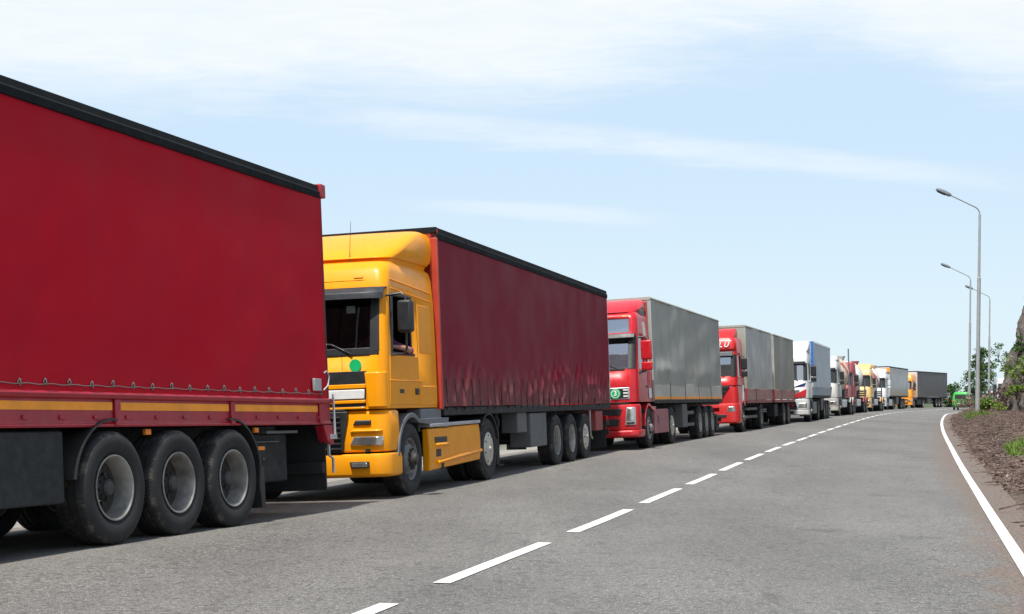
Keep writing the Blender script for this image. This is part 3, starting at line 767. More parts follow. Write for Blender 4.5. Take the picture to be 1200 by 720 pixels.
def bucket_straps(root, x0, x1, n, zb, zt, y, disp, m='black'):
    for k in range(n):
        x = -.4672 * (k + 1 - .38)
        dy = lambda q, z: max(disp(x + q, z), disp(x + q + .01, z), disp(x + q - .01, z))
        b = MB().slab(lambda u, v: (x - .015 + .03 * u, y + dy(-.015 + .03 * u, zb + (zt - zb) * v) + .006, zb - .05 + (zt - zb + .05) * v),
                      lambda u, v: (x - .015 + .03 * u, y + dy(-.015 + .03 * u, zb + (zt - zb) * v) - .01, zb - .05 + (zt - zb + .05) * v), 2, 8)
        b.box(x - .024, x + .024, y - .01, y + disp(x, zb + .08) + .014, zb + .03, zb + .10).build('curtain_strap', m, root)

# ---- nearest trailer: deep red curtain, dark top rail, red side rail with amber strips
def near_trailer():
    r = thing('curtain_trailer', 'deep red curtain-sided trailer with amber strips along its rail, nearest and cut by the frame', 'trailer', GRP)
    L = -13.6
    def disp(x, z):
        return .010 * fbm(x * .5, z * .6, 3.1) + .006 * math.sin(x * 2.1 + .6 * math.sin(z)) * sm(2.4, 1.5, z) + .004 * fbm(x * 3, z * 1.4, 8)
    box_body(r, 0, L, 1.385, 4.05, 'curt_red', disp, 150, 34, railh=.15, rear='rearred', rail_y=.0, rail='railblack', roof='roofwhite')
    for s in (1,):
        MB().box(L - .055, L + .09, s * 1.15, s * 1.292, 3.90, 4.07).build('corner_cap', 'railred', r, .012)
    # side rails
    for s in (1, -1):
        sec = [(s * 1.20, 1.08), (s * 1.245, 1.08), (s * 1.25, 1.105), (s * 1.235, 1.12), (s * 1.235, 1.335), (s * 1.275, 1.345), (s * 1.285, 1.38), (s * 1.27, 1.402), (s * 1.20, 1.402)]
        rail = MB().loft([[(x, a, b) for a, b in sec] for x in (.05, L - .05)]).build('side_rail', 'railred', r, .006)
        x = -.15
        while x > L + .3:
            x2 = max(x - 2.2, L + .05)
            MB().box(x2 + .07, x - .07, min(s * 1.235, s * 1.243), max(s * 1.235, s * 1.243), 1.235, 1.310).build('reflective_strip', 'reflector', r)
            MB().box(x2 - .045, x2 + .045, min(s * 1.234, s * 1.262), max(s * 1.234, s * 1.262), 1.09, 1.34).build('rail_bracket', 'railred', rail, .008)
            x = x2
        for k in range(26):
            xx = -.3 - k * .52
            MB().box(xx - .04, xx + .04, min(s * 1.234, s * 1.25), max(s * 1.234, s * 1.25), 1.15, 1.19).build('rope_hook', 'railred', r, .006) if s > 0 else None
    # eyelets along the hem and the steel cord through them
    hook = MB()
    hook.tube([(0, .0, -.035), (0, .018, -.03), (0, .022, .0), (0, .016, .03), (0, .0, .036)], .006, 6)
    hook.lathe([(.014, 0), (.03, .0), (.03, .007), (.014, .007)], 16, 0, (0, 0, 0))
    hook.v = [(x * .8, y * .8, z * .85) for x, y, z in hook.v]; hme = hook.mesh('curtain_eyelet', 'eyelet')
    for k in range(39):
        link('curtain_eyelet', hme, r, loc=(-.25 - k * .345, 1.262 + disp(-.25 - k * .345, 1.47), 1.472 + .008 * math.sin(k * 2.3)))
    MB().tube([(-.1 - q * .17, 1.272 + .006 * math.cos(q * math.pi), 1.460 - .010 * abs(math.sin(q * math.pi / 2))) for q in range(79)], .0045, 5).build('curtain_cord', 'eyelet', r)
    # rear corner: ratchet lever, post foot
    MB().box(L + .28, L + .48, 1.262, 1.29, 1.49, 1.64).tube([(L + .22, 1.285, 1.50), (L + .12, 1.30, 1.56), (L + .08, 1.30, 1.68), (L + .14, 1.295, 1.74), (L + .20, 1.29, 1.71)], .012, 6).build('tension_lever', 'alu', r, .006)
    MB().prism([(L + .22, 1.07), (L - .06, 1.07), (L - .06, .83), (L + .0, .83), (L + .12, .88)], 1.14, 1.268).build('corner_post_foot', 'railred', r, .008)
    MB().tube([(L - .05, 1.282, 1.46), (L - .05, 1.29, .95)], .016, 6).box(L - .09, L + .05, 1.27, 1.30, .90, .96).build('rear_lever', 'alu', r)
    chassis(r, -.3, L, 1.1, .78)
    for x in (-8.85, -9.98, -11.1):
        axle_set(r, x, 'dish', .528, y=1.10, wide=1.1)
    mudguard(r, -8.85, 1, .63, 8, 97, w=.34, z=.53); mudguard(r, -11.1, 1, .63, 84, 180, w=.34, z=.53)
    mudguard(r, -8.85, -1, .63, 8, 97, w=.34, z=.53); mudguard(r, -11.1, -1, .63, 84, 180, w=.34, z=.53)
    flap(r, -11.72, 1, .16, .62); flap(r, -11.72, -1, .16, .62)
    for s in (1, -1):
        MB().box(-8.15, -1.6, min(s * 1.17, s * 1.21), max(s * 1.17, s * 1.21), .41, 1.05).build('side_guard', 'panel', r, .02)
    for x in (-9.57, -11.8): MB().box(x - .05, x + .05, 1.15, 1.19, 1.0, 1.06).build('side_marker_lamp', 'amber', r, .008)
    MB().box(-12.18, -12.02, 1.05, 1.085, .80, .845).build('side_marker_lamp', 'amber', r, .006)
    MB().box(-12.4, -12.36, .95, .96, .69, .705).box(-12.7, -12.0, .86, 1.0, .89, .90).box(-13.1, -12.3, .9, 1.05, .99, 1.02).build('valve_bracket', 'greyplastic', r)
    MB().box(-3.9, -3.7, .9, 1.05, .1, 1.1).box(-4.0, -3.6, .8, 1.12, .03, .06).build('landing_leg', 'chassis', r); MB().box(-3.9, -3.7, -1.05, -.9, .1, 1.1).build('landing_leg', 'chassis', r)
    MB().lathe([(0, -.45), (.15, -.42), (.15, .42), (0, .45)], 18, 0, (-7.2, 0, .8)).build('air_tank', 'chassis', r)
    MB().box(L + .045, L + .065, -1.22, 1.20, .27, 1.09).build('spray_flap', 'chassis', r)
    MB().box(L + .6, L + 1.5, -1.0, .95, .42, 1.0).build('spare_wheel_box', 'chassis', r, .03)
    rear_end(r, L)
    MB().tube([(L + .02, 1.16, 1.02), (L + .0, 1.22, .86), (L + .0, 1.22, .70), (L - .07, 1.24, .66), (L - .07, 1.24, .48)], .02, 6).build('rear_bracket', 'alu', r)
    place(r, (-2.311, 18.0), L, 17.9, 2.9, pitch=.75, pivot=-10.6)
near_trailer()

# ---- yellow tractor with maroon curtain trailer
def yellow_truck():
    r = thing('semi_truck', 'yellow cab lorry with a green dot on its front, pulling a maroon curtain trailer', 'lorry', GRP)
    X = 2.47
    C = Cab(r, [(1.25, X, .15, 1.22, .16), (1.55, X - .005, .15, 1.225, .15), (2.03, X - .03, .15, 1.225, .14), (2.45, X - .09, .15, 1.22, .13), (2.84, X - .17, .15, 1.21, .13), (2.97, X - .20, .15, 1.20, .14),
                (3.18, X - .27, .15, 1.185, .17), (3.29, X - .36, .16, 1.16, .20), (3.345, X - .50, .2, 1.10, .24)], [.32, X - 1.20, X - .28], 'yellow', (2, 4), (2, 4, 2), open_window=True)
    nose(r, 'front_panel', [(.66, X + .03, 1.98, 1.22, .20), (.80, X + .045, 1.98, 1.235, .20), (1.0, X + .02, 1.98, 1.235, .19), (1.20, X + .0, 1.98, 1.225, .17), (1.235, X - .03, 2.0, 1.2, .15)], 'yellow')
    nose(r, 'bumper', [(.31, X + .0, 1.96, 1.22, .22), (.34, X + .06, 1.94, 1.245, .22), (.56, X + .09, 1.94, 1.25, .22), (.635, X + .06, 1.96, 1.24, .21)], 'yellow')
    # centre grille below the windscreen: bands
    C.front('grille', [(-.93, 1.27), (.93, 1.27), (.95, 1.78), (-.95, 1.78)], .012, 'black', .004)
    C.front('grille_bar', [(-.93, 1.335), (.93, 1.335), (.935, 1.38), (-.935, 1.38)], .03, 'yellow', .008)
    C.front('name_band', [(-.92, 1.395), (.92, 1.395), (.925, 1.525), (-.925, 1.525)], .034, 'platewhite', .008)
    C.front('grille_bar', [(-.94, 1.54), (.94, 1.54), (.945, 1.60), (-.945, 1.60)], .03, 'yellow', .008)
    C.front('grille_bar', [(-.93, 1.255), (.93, 1.255), (.93, 1.285), (-.93, 1.285)], .034, 'yellow', .008)
    for s in (1, -1):
        C.front('corner_vane', [(s * .97, 1.27), (s * 1.212, 1.27), (s * 1.212, 1.76), (s * .93, 1.76)], .05, 'yellow', .02, nu=10, nv=6)
    C.front('lower_intake', [(-.60, .66), (.60, .66), (.68, 1.225), (-.68, 1.225)], .07, 'black', .01)
    for k in range(7): C.front('intake_slat', [(-.58, .70 + k * .072), (.58, .70 + k * .072), (.58, .725 + k * .072), (-.58, .725 + k * .072)], .095, 'chassis', .004)
    C.front('front_step', [(-.64, 1.235), (.64, 1.235), (.64, 1.255), (-.64, 1.255)], .05, 'black', .004)
    for s in (1, -1):
        f = lambda y, z: C.fx(y, max(z, 1.3))
        h = C.front('headlight', [(s * .70, .755), (s * 1.16, .745), (s * 1.17, .87), (s * .76, .875)], .062, 'lens', .012)
        MB().box(X + .02, X + .075, min(s * .92, s * .98), max(s * .92, s * .98), .66, .70).build('tow_cover', 'black', h)
        g = C.front('fog_lamp', [(s * .72, .44), (s * .98, .44), (s * .98, .53), (s * .70, .53)], .100, 'black', .006)
        C.front('fog_lens', [(s * .74, .455), (s * .95, .455), (s * .95, .515), (s * .73, .515)], .106, 'lens', .004, parent=g)
        C.front('lamp_brow', [(s * .74, 1.03), (s * 1.0, 1.03), (s * 1.0, 1.10), (s * .78, 1.10)], .042, 'black', .015)
        C.front('lamp_brow', [(s * .70, .93), (s * 1.15, .93), (s * 1.16, .965), (s * .74, .975)], .064, 'yellow', .015)
    disc_x(r, 'sticker', C.fx(.79, 1.86) - .01, .79, 1.86, .088, 'signgreen', .016, lean=-3)
    # visor, marker lamps, roof seam
    mb = MB()
    P = [(0.0, 2.955), (.13, 2.945), (.25, 2.86), (.27, 2.775), (.255, 2.775), (.235, 2.85), (.12, 2.925), (0, 2.93)]
    ys = np.linspace(-1.2, 1.2, 15)
    mb.loft([[(C.fx(y * .985, 2.9) - .03 + a * (1 - .25 * abs(y / 1.2)**6), y, z) for a, z in P] for y in ys]).build('sun_visor', 'visor', r, .01)
    for y in (.80, -.80): C.front('marker_lamp', [(y - .07, 3.09), (y + .07, 3.09), (y + .07, 3.125), (y - .07, 3.125)], .012, 'reflector', .004)
    C.front('roof_seam', [(-1.14, 3.055), (1.14, 3.055), (1.14, 3.066), (-1.14, 3.066)], .006, 'yellow', .003)
    for z in (3.06, 2.93): C.side('side_rib', [(.25, z - .09), (X - .40, z), (X - .40, z + .018), (.25, z - .072)], .012, 'yellow', .006)
    # doors
    for s in (1, -1):
        d = C.side('door', [(1.02, 1.30), (X - .16, 1.30), (X - .20, 2.0), (1.02, 2.0)], .010, 'yellow', .008, sides=(s,))[0]
        C.side('door_handle', [(1.06, 1.44), (1.22, 1.44), (1.22, 1.535), (1.06, 1.535)], .026, 'black', .012, sides=(s,), parent=d)
        C.side('keyhole_cover', [(1.72, 1.46), (1.90, 1.46), (1.90, 1.52), (1.72, 1.52)], .016, 'black', .006, sides=(s,), parent=d)
        C.side('door_rib', [(.9, 1.63), (X - .17, 1.63), (X - .17, 1.65), (.9, 1.65)], .018, 'yellow', .006, sides=(s,), parent=d)
        C.side('side_panel', [(.30, 2.05), (.95, 2.05), (.98, 2.78), (.36, 2.78)], .010, 'yellow', .02, sides=(s,))
        C.side('lower_sill', [(.16, 1.28), (.98, 1.28), (.98, 1.58), (.16, 1.58)], .012, 'yellow', .02, sides=(s,))
        C.side('window_frame', [(X - .33, 2.04), (X - .26, 2.04), (X - .36, 2.82), (X - .43, 2.82)], .012, 'black', .006, sides=(s,))
        C.side('window_frame', [(1.20, 2.835), (X - .36, 2.835), (X - .38, 2.875), (1.24, 2.875)], .016, 'black', .008, sides=(s,))
        C.side('window_frame', [(1.18, 2.005), (X - .26, 2.005), (X - .26, 2.04), (1.18, 2.04)], .014, 'black', .006, sides=(s,))
        fender(r, 1.45, s, .66, 'greyplastic', -1.78, y=1.07, w=.36)
        MB().box(-.02, .98, min(s * 1.0, s * 1.23), max(s * 1.0, s * 1.23), 1.045, 1.235).build('battery_step', 'greyplastic', r, .02)
        sk = MB()
        x0, x1 = .66, -2.12
        sk.slab(lambda u, v: (x0 + (x1 - x0) * u, s * (1.225 + .02 * math.sin(v * math.pi)), (.30 + .06 * u) + (.93 + .03 * u - .30 - .06 * u) * v),
                lambda u, v: (x0 + (x1 - x0) * u, s * 1.12, (.30 + .06 * u) + (.93 + .03 * u - .30 - .06 * u) * v), 8, 6)
        sko = sk.build('side_skirt', 'yellow', r, .02)
        MB().box(x1, x0 - .05, min(s * 1.0, s * 1.255), max(s * 1.0, s * 1.255), .955, 1.01, M=Matrix.Rotation(R(.4), 4, 'Y')).build('skirt_rail', 'alu', r, .012)
        MB().slab(lambda u, v: (.40 - .62 * u, s * 1.2495, .80 - .09 * v - .0 * u), lambda u, v: (.40 - .62 * u, s * 1.2, .80 - .09 * v), 2, 2).build('skirt_vent', 'black', sko, .01)
        MB().slab(lambda u, v: (.36 - .25 * u, s * 1.2495, .62 - .12 * v), lambda u, v: (.36 - .25 * u, s * 1.2, .62 - .12 * v), 2, 2).build('skirt_vent', 'black', sko, .01)
        MB().box(-.3, .36, min(s * 1.2, s * 1.275), max(s * 1.2, s * 1.275), .655, .705).build('skirt_fin', 'yellow', sko, .02)
        MB().loft([[(x, s * y, z) for y, z in ((1.2, .50 + q), (1.285, .46 + q), (1.28, .425 + q), (1.2, .40 + q))] for x, q in ((.3, -.03), (-.4, 0), (-2.1, .07))]).build('skirt_fold', 'yellow', sko, .012)
        MB().box(-.02, .06, min(s * 1.2, s * 1.252), max(s * 1.2, s * 1.252), .30, .44).build('skirt_step', 'black', sko, .01)
    C.front('windscreen_edge', [(-1.13, 2.0), (1.13, 2.0), (1.13, 2.10), (-1.13, 2.10)], .008, 'black', .006)
    for s in (1, -1): C.front('windscreen_edge', [(s * 1.0, 2.05), (s * 1.135, 2.05), (s * 1.12, 2.86), (s * 1.0, 2.86)], .007, 'black', .005, nu=10)
    C.front('front_seam', [(-1.0, 1.985), (1.0, 1.985), (1.0, 1.995), (-1.0, 1.995)], .002, 'seal', .001)
    for s in (1, -1): C.front('front_seam', [(s * .60, 1.80), (s * .606, 1.80), (s * .60, 1.99), (s * .594, 1.99)], .002, 'seal', .001)
    for s in (1, -1): C.side('door_gap', [(1.015, 1.32), (1.03, 1.32), (1.03, 2.84), (1.015, 2.84)], .0025, 'seal', .001, sides=(s,))
    cab_inside(r, X)
    mirrors(r, X - .2, 2.52, y=1.48, h=.45, w=.21, small=False)
    wipers(r, C, 2.03)
    MB().box(X - .2, X - .18, .62, .74, 2.60, 2.70).build('dash_paper', 'signwhite', r)
    # roof fairing
    deflector(r, [(3.27, X - .60, .20, 1.08, .2), (3.43, X - .68, .14, 1.12, .22)], 'yellow', 'fairing_base')
    deflector(r, [(3.40, X - .56, .16, 1.13, .25), (3.47, X - .66, .10, 1.18, .28), (3.58, X - .90, .08, 1.19, .26), (3.72, X - 1.25, .06, 1.19, .26), (3.84, X - 1.60, .06, 1.17, .26), (3.91, X - 1.85, .08, 1.12, .22)], 'yellow')
    MB().tube([(X - .5, .55, 3.26), (X - .56, .55, 3.42), (X - .66, .55, 3.95)], [.014, .006, .003], 6).build('antenna', 'black', r)
    # chassis and running gear
    chassis(r, 2.2, -4.1, .92, .66, .42)
    MB().lathe([(0, -.25), (.3, -.22), (.3, .22), (0, .25)], 20, 0, (-1.6, .3, .75)).build('air_tank', 'chassis', r)
    MB().box(.4, 2.0, -.45, .45, .45, 1.25).build('engine', 'chassis', r, .05)
    MB().box(-3.2, -2.0, -.5, .5, .93, 1.06).build('fifth_wheel', 'chassis', r, .03)
    axle_set(r, 1.45, 'front', .525, y=1.06); axle_set(r, -2.65, 'cover', .53, twin=True, y=1.08)
    for s in (1, -1): mudguard(r, -2.65, s, .60, 40, 165, w=.62, y=.95, z=.53)
    L = -13.95
    def disp(x, z):
        k = float(sm(2.15, 1.5, z - .18 * math.sin(x * .55 + .6)))
        q = abs(fbm(x * 1.9 + z * 1.0, z * .75 - x * .35, 1.7, 5))
        st = math.cos(x * 2 * math.pi / .47)            # pulled in at every strap
        near = 1 - .85 * math.exp(-((((x / .4672 + .12) % 1) - .5) * .4672 / .05)**2) * float(sm(1.9, 1.6, z))
        dg = 1 - abs(math.sin(3.1 * (x + .75 * z) + 1.8 * fbm(x * .7, z * .7, 3.3)))
        d2 = 1 - abs(math.sin(5.3 * (x - .55 * z) + 2.2 * fbm(x * .9, z * .8, 6.1)))
        a1 = math.sin(13 * (x + .62 * z) + 2.4 * fbm(x * .9, z * .8, 2.3)); a2 = math.sin(10 * (x - .8 * z) + 2.6 * fbm(x * .8, z * .9, 6.6))
        d3 = 1 - abs(math.sin(7.7 * (x + 1.3 * z) + 2.0 * fbm(x * 1.2, z * 1.1, 4.4)))
        w = .004 * fbm(x * .5, z * .5, 2.) + near * k * (.030 * a1 * (.8 + 1.6 * fbm(x * .7, z * .8, 1.)) + .016 * a2 * (.6 + fbm(x * 1.1, z * .8, 7.)) + .014 * d3 ** 3 + .045 * fbm(x * 1.7, z * 1.3, 5.3, 5)) + .006 * float(sm(2.6, 1.8, z)) * fbm(x * .5 + z * .3, z * .25, 7.)
        return w
    box_body(r, 0, L, 1.26, 4.03, 'curt_maroon', disp, 460, 80, rear='roofwhite', railh=.17, front='boxred', rail='railblack')
    bucket_straps(r, -.3, L + .2, 29, 1.26, 1.70, 1.255, disp, 'strap')
    for s in (1, -1):
        MB().box(-.004, .075, min(s * 1.15, s * 1.282), max(s * 1.15, s * 1.282), 1.22, 3.86).build('corner_post', 'boxred', r, .01)
        MB().box(L, -.1, min(s * 1.18, s * 1.25), max(s * 1.18, s * 1.25), 1.12, 1.245).build('side_rail', 'chassis', r, .01)
    chassis(r, -.4, L, 1.13, .85)
    MB().box(-5.55, -4.85, .88, 1.2, .74, 1.13).build('valve_box', 'boxgrey', r, .02)
    MB().box(-7.1, -5.75, .8, 1.22, .44, 1.10).build('tool_box', 'boxgrey', r, .02)
    for s in (1, -1): MB().box(-4.4, -4.2, min(s * .8, s * .95), max(s * .8, s * .95), .2, 1.1).box(-4.5, -4.1, min(s * .75, s * 1.), max(s * .75, s * 1.), .16, .19).build('landing_leg', 'chassis', r)
    MB().lathe([(0, -.7), (.16, -.68), (.16, .68), (0, .7)], 18, 0, (-6.6, -.1, .8)).build('air_tank', 'chassis', r)
    for x, st in ((-7.95, 'dish'), (-9.4, 'dish'), (-10.85, 'cover')): axle_set(r, x, st, .53, y=1.08, wide=1.05)
    for s in (1, -1):
        MB().tube([(-11.55, s * 1.2, 1.1), (-11.55, s * 1.2, .55), (-11.75, s * 1.2, .45)], .025, 6).build('side_guard_bar', 'alu', r)
        flap(r, -13.2, s, .2, .75, .5, 1.0)
        MB().box(-13.0, -12.2, min(s * .9, s * 1.22), max(s * .9, s * 1.22), .62, 1.08).build('pallet_box', 'dullred', r, .02)
    MB().box(L - .02, L + .4, -1.2, 1.2, .72, .84).build('rear_beam', 'chassis', r, .02)
    rear_end(r, L)
    place(r, (-1.104, 22.35), 0, 14.6, 2.2)
    return r
yellow = yellow_truck()

# ---- red tractor with grey tarpaulin trailer
def red_truck():
    r = thing('semi_truck', 'red lorry with roof window and green 3 badge, pulling a grey tarpaulin trailer', 'lorry', GRP)
    X = 2.15
    C = Cab(r, [(1.20, X, .1, 1.22, .20), (1.6, X - .01, .1, 1.23, .20), (2.06, X - .05, .1, 1.23, .19), (2.86, X - .38, .1, 1.21, .18), (3.00, X - .41, .1, 1.20, .18), (3.37, X - .53, .1, 1.18, .18), (3.46, X - .57, .12, 1.17, .2), (3.55, X - .70, .2, 1.12, .25)],
            [.3, X - 1.15, X - .45], 'red', (2, 3), (2, 3, 2), roofwin=(4, 5), glass='glass_bright')
    nose(r, 'front_panel', [(.50, X + .03, 1.75, 1.24, .25), (.8, X + .05, 1.75, 1.245, .25), (1.08, X + .03, 1.75, 1.24, .24), (1.15, X - .0, 1.75, 1.22, .22)], 'red')
    nose(r, 'bumper', [(.30, X + .0, 1.4, 1.22, .25), (.34, X + .07, 1.4, 1.25, .25), (.44, X + .08, 1.4, 1.25, .25), (.49, X + .05, 1.4, 1.245, .24)], 'red')
    C.front('air_slot', [(-1.0, 1.155), (1.0, 1.155), (1.02, 1.21), (-1.02, 1.21)], .0, 'black', .004)
    g = C.front('badge_grille', [(-1.04, 1.28), (1.04, 1.28), (1.04, 1.58), (-1.04, 1.58)], .012, 'alu', .01)
    C.front('grille_inset', [(-1.0, 1.30), (1.0, 1.30), (1.0, 1.56), (-1.0, 1.56)], .016, 'black', .006, parent=g)
    for k in range(3): C.front('grille_slat', [(.88, 1.335 + k * .08), (1.0, 1.335 + k * .08), (1.0, 1.375 + k * .08), (.88, 1.375 + k * .08)], .022, 'platewhite', .004, parent=g)
    bx = C.fx(.68, 1.43)
    disc_x(r, 'badge', bx + .0, .68, 1.43, .135, 'signgreen', .030)
    disc_x(r, 'badge_ring', bx + .028, .68, 1.43, .108, 'signwhite', .006, ring=.014)
    text_mesh('3', .17, 'signwhite', r, Matrix.Translation((bx + .036, .68, 1.43)) @ Matrix.Rotation(R(90), 4, 'Z') @ Matrix.Rotation(R(90), 4, 'X'), name='badge_numeral')
    for s in (1, -1):
        h = C.front('headlight', [(s * .90, .62), (s * 1.17, .62), (s * 1.17, 1.07), (s * .95, 1.07)], .058, 'alu', .012)
        C.front('headlight_lens', [(s * .93, .72), (s * 1.14, .72), (s * 1.14, 1.04), (s * .97, 1.04)], .064, 'lens', .012, parent=h)
        C.front('headlight_lens', [(s * .93, .64), (s * 1.14, .64), (s * 1.14, .70), (s * .935, .70)], .064, 'black', .008, parent=h)
    C.front('lower_intake', [(-.72, .60), (.72, .60), (.78, .78), (-.78, .78)], .062, 'black', .01)
    C.front('upper_intake', [(-.78, .87), (.78, .87), (.84, 1.04), (-.84, 1.04)], .062, 'black', .01)
    P = [(0.0, 2.98), (.14, 2.96), (.22, 2.86), (.20, 2.84), (.1, 2.90), (0, 2.91)]
    MB().loft([[(C.fx(y * .985, 2.93) - .03 + a, y, z) for a, z in P] for y in np.linspace(-1.17, 1.17, 13)]).build('sun_visor', 'visor', r, .008)
    C.front('windscreen_edge', [(-1.2, 2.02), (1.2, 2.02), (1.2, 2.09), (-1.2, 2.09)], .010, 'black', .006)
    for s in (1, -1):
        C.front('pillar', [(s * 1.0, 2.05), (s * 1.205, 2.05), (s * 1.19, 2.9), (s * 1.0, 2.9)], .008, 'black', .006, nu=10)
        C.front('marker_lamp', [(s * .82, 3.42), (s * .95, 3.42), (s * .95, 3.45), (s * .82, 3.45)], .012, 'reflector', .004)
        d = C.side('door', [(.78, 1.24), (X - .22, 1.24), (X - .24, 2.0), (.78, 2.0)], .010, 'red', .008, sides=(s,))[0]
        C.side('door_handle', [(.85, 1.56), (1.0, 1.56), (1.0, 1.63), (.85, 1.63)], .022, 'black', .01, sides=(s,), parent=d)
        C.side('window_frame', [(.96, 2.0), (X - .3, 1.88), (X - .42, 2.0), (.96, 2.06)], .012, 'black', .006, sides=(s,))
        C.side('stripe_graphic', [(.16, 1.30), (.52, 1.30), (.86, 3.3), (.58, 3.3)], .006, 'platewhite', .002, sides=(s,))
        C.side('stripe_graphic', [(.56, 1.30), (.64, 1.30), (.74, 2.1), (.66, 2.1)], .006, 'navy', .002, sides=(s,))
        MB().box(.35, .98, min(s * 1.02, s * 1.17), max(s * 1.02, s * 1.17), 3.42, 3.68).build('roof_spoiler', 'greyplastic', r, .06)
        fender(r, .62, s, .64, 'red', -.9, y=1.06, w=.34)
        sk = MB().slab(lambda u, v: (-.12 - 2.0 * u, s * 1.225, .34 + .66 * v), lambda u, v: (-.12 - 2.0 * u, s * 1.1, .34 + .66 * v), 4, 3).build('side_skirt', 'pinkskirt', r, .03)
        MB().box(-.62, -.5, min(s * 1.2, s * 1.232), max(s * 1.2, s * 1.232), .62, .84).build('filler_cap', 'black', sk, .01)
        MB().box(-2.05, -.2, min(s * 1.2, s * 1.236), max(s * 1.2, s * 1.236), .70, .72).build('skirt_line', 'pinkskirt', sk, .006)
    MB().box(X - .66, X - .62, -.95, .95, 3.01, 3.36).build('roof_blind', 'signwhite', r)
    cab_inside(r, X - .1)
    mirrors(r, X - .38, 2.52, 'red', y=1.45, h=.50, w=.28, small=True)
    wipers(r, C, 2.08)
    deflector(r, [(3.54, X - .62, .12, 1.10, .3), (3.62, X - .78, .06, 1.16, .34), (3.74, X - 1.08, .05, 1.17, .38), (3.87, X - 1.45, .05, 1.14, .4), (3.94, X - 1.75, .08, 1.05, .25)], 'red')
    for s in (1, -1):
        MB().prism([(.0, 1.3), (.14, 1.3), (.2, 3.4), (.26, 3.86), (.02, 3.9), (.0, 3.4)], s * 1.12, s * 1.18).build('side_fairing', 'red', r, .012)
    chassis(r, 2.0, -4.0, .92, .66, .42)
    MB().box(.4, 1.8, -.45, .45, .45, 1.2).build('engine', 'chassis', r, .05)
    axle_set(r, .62, 'frontlight', .525, y=1.06); axle_set(r, -2.65, 'cover', .525, twin=True, y=1.07)
    L = -12.3
    def disp(x, z):
        k = float(sm(1.5, 3.9, z)); e = float(sm(0, -.8, x) * sm(L, L + .6, x))
        rid = math.sin(x * 4.6 + 1.6 * z + 2.2 * fbm(x * .5, z * .5, 9.)) * .5 + .5
        low = math.exp(-((z - 2.05 - .12 * fbm(x, 0, 1.)) / .22)**2)
        return e * (.014 * fbm(x * .8, z * .55, 4.1) + .008 * rid * (.3 + .7 * (1 - k)) + .045 * low * (.6 + fbm(x * 1.2, z, 2.)) * float(sm(-4.2, -1.5, x)) + .012 * low) + .008 * math.sin(z * 5 + x) + .015 * math.sin(x / 12.3 * 15)
    box_body(r, 0, L, 1.66, 4.02, 'tarp_grey', disp, 220, 56, railh=.05, rail='tarp_grey', roof='tarp_grey', front='tarp_grey', name='tarpaulin')
    n = 5; xs = np.linspace(.02, L - .02, n + 1)
    for s in (1, -1):
        for a, b in zip(xs[:-1], xs[1:]):
            bd = MB().box(b + .03, a - .03, min(s * 1.19, s * 1.252), max(s * 1.19, s * 1.252), 1.25, 1.70).build('drop_side', 'beige', r, .012)
            if s > 0: MB().box(b + .05, a - .05, 1.25, 1.258, 1.262, 1.335).build('reflective_strip', 'reflector', bd)
        for x in xs: MB().box(x - .028, x + .028, min(s * 1.18, s * 1.262), max(s * 1.18, s * 1.262), 1.2, 1.78).build('stake_post', 'boxgrey', r, .006)
        MB().box(L, 0, min(s * 1.18, s * 1.268), max(s * 1.18, s * 1.268), 1.15, 1.245).build('side_rail', 'chassis', r, .01)
        MB().box(-5.25, -4.45, min(s * .9, s * 1.22), max(s * .9, s * 1.22), .42, 1.12).build('tool_box', 'boxgrey', r, .02)
        MB().box(-6.5, -5.3, min(s * 1.18, s * 1.21), max(s * 1.18, s * 1.21), .44, .54).box(-6.5, -5.3, min(s * 1.18, s * 1.21), max(s * 1.18, s * 1.21), .80, .90).build('side_guard_bar', 'boxgrey', r, .01)
    chassis(r, -.4, L, 1.14, .85)
    for x in (-7.5, -8.75, -10.0): axle_set(r, x, 'dish', .53, y=1.08)
    for s in (1, -1): flap(r, -10.75, s, .2, .7)
    MB().lathe([(0, -.7), (.16, -.68), (.16, .68), (0, .7)], 18, 0, (-6.2, -.1, .8)).build('air_tank', 'chassis', r)
    rear_end(r, L)
    place(r, (3.776, 38.9), 0, 16.65, 2.8)
red_truck()

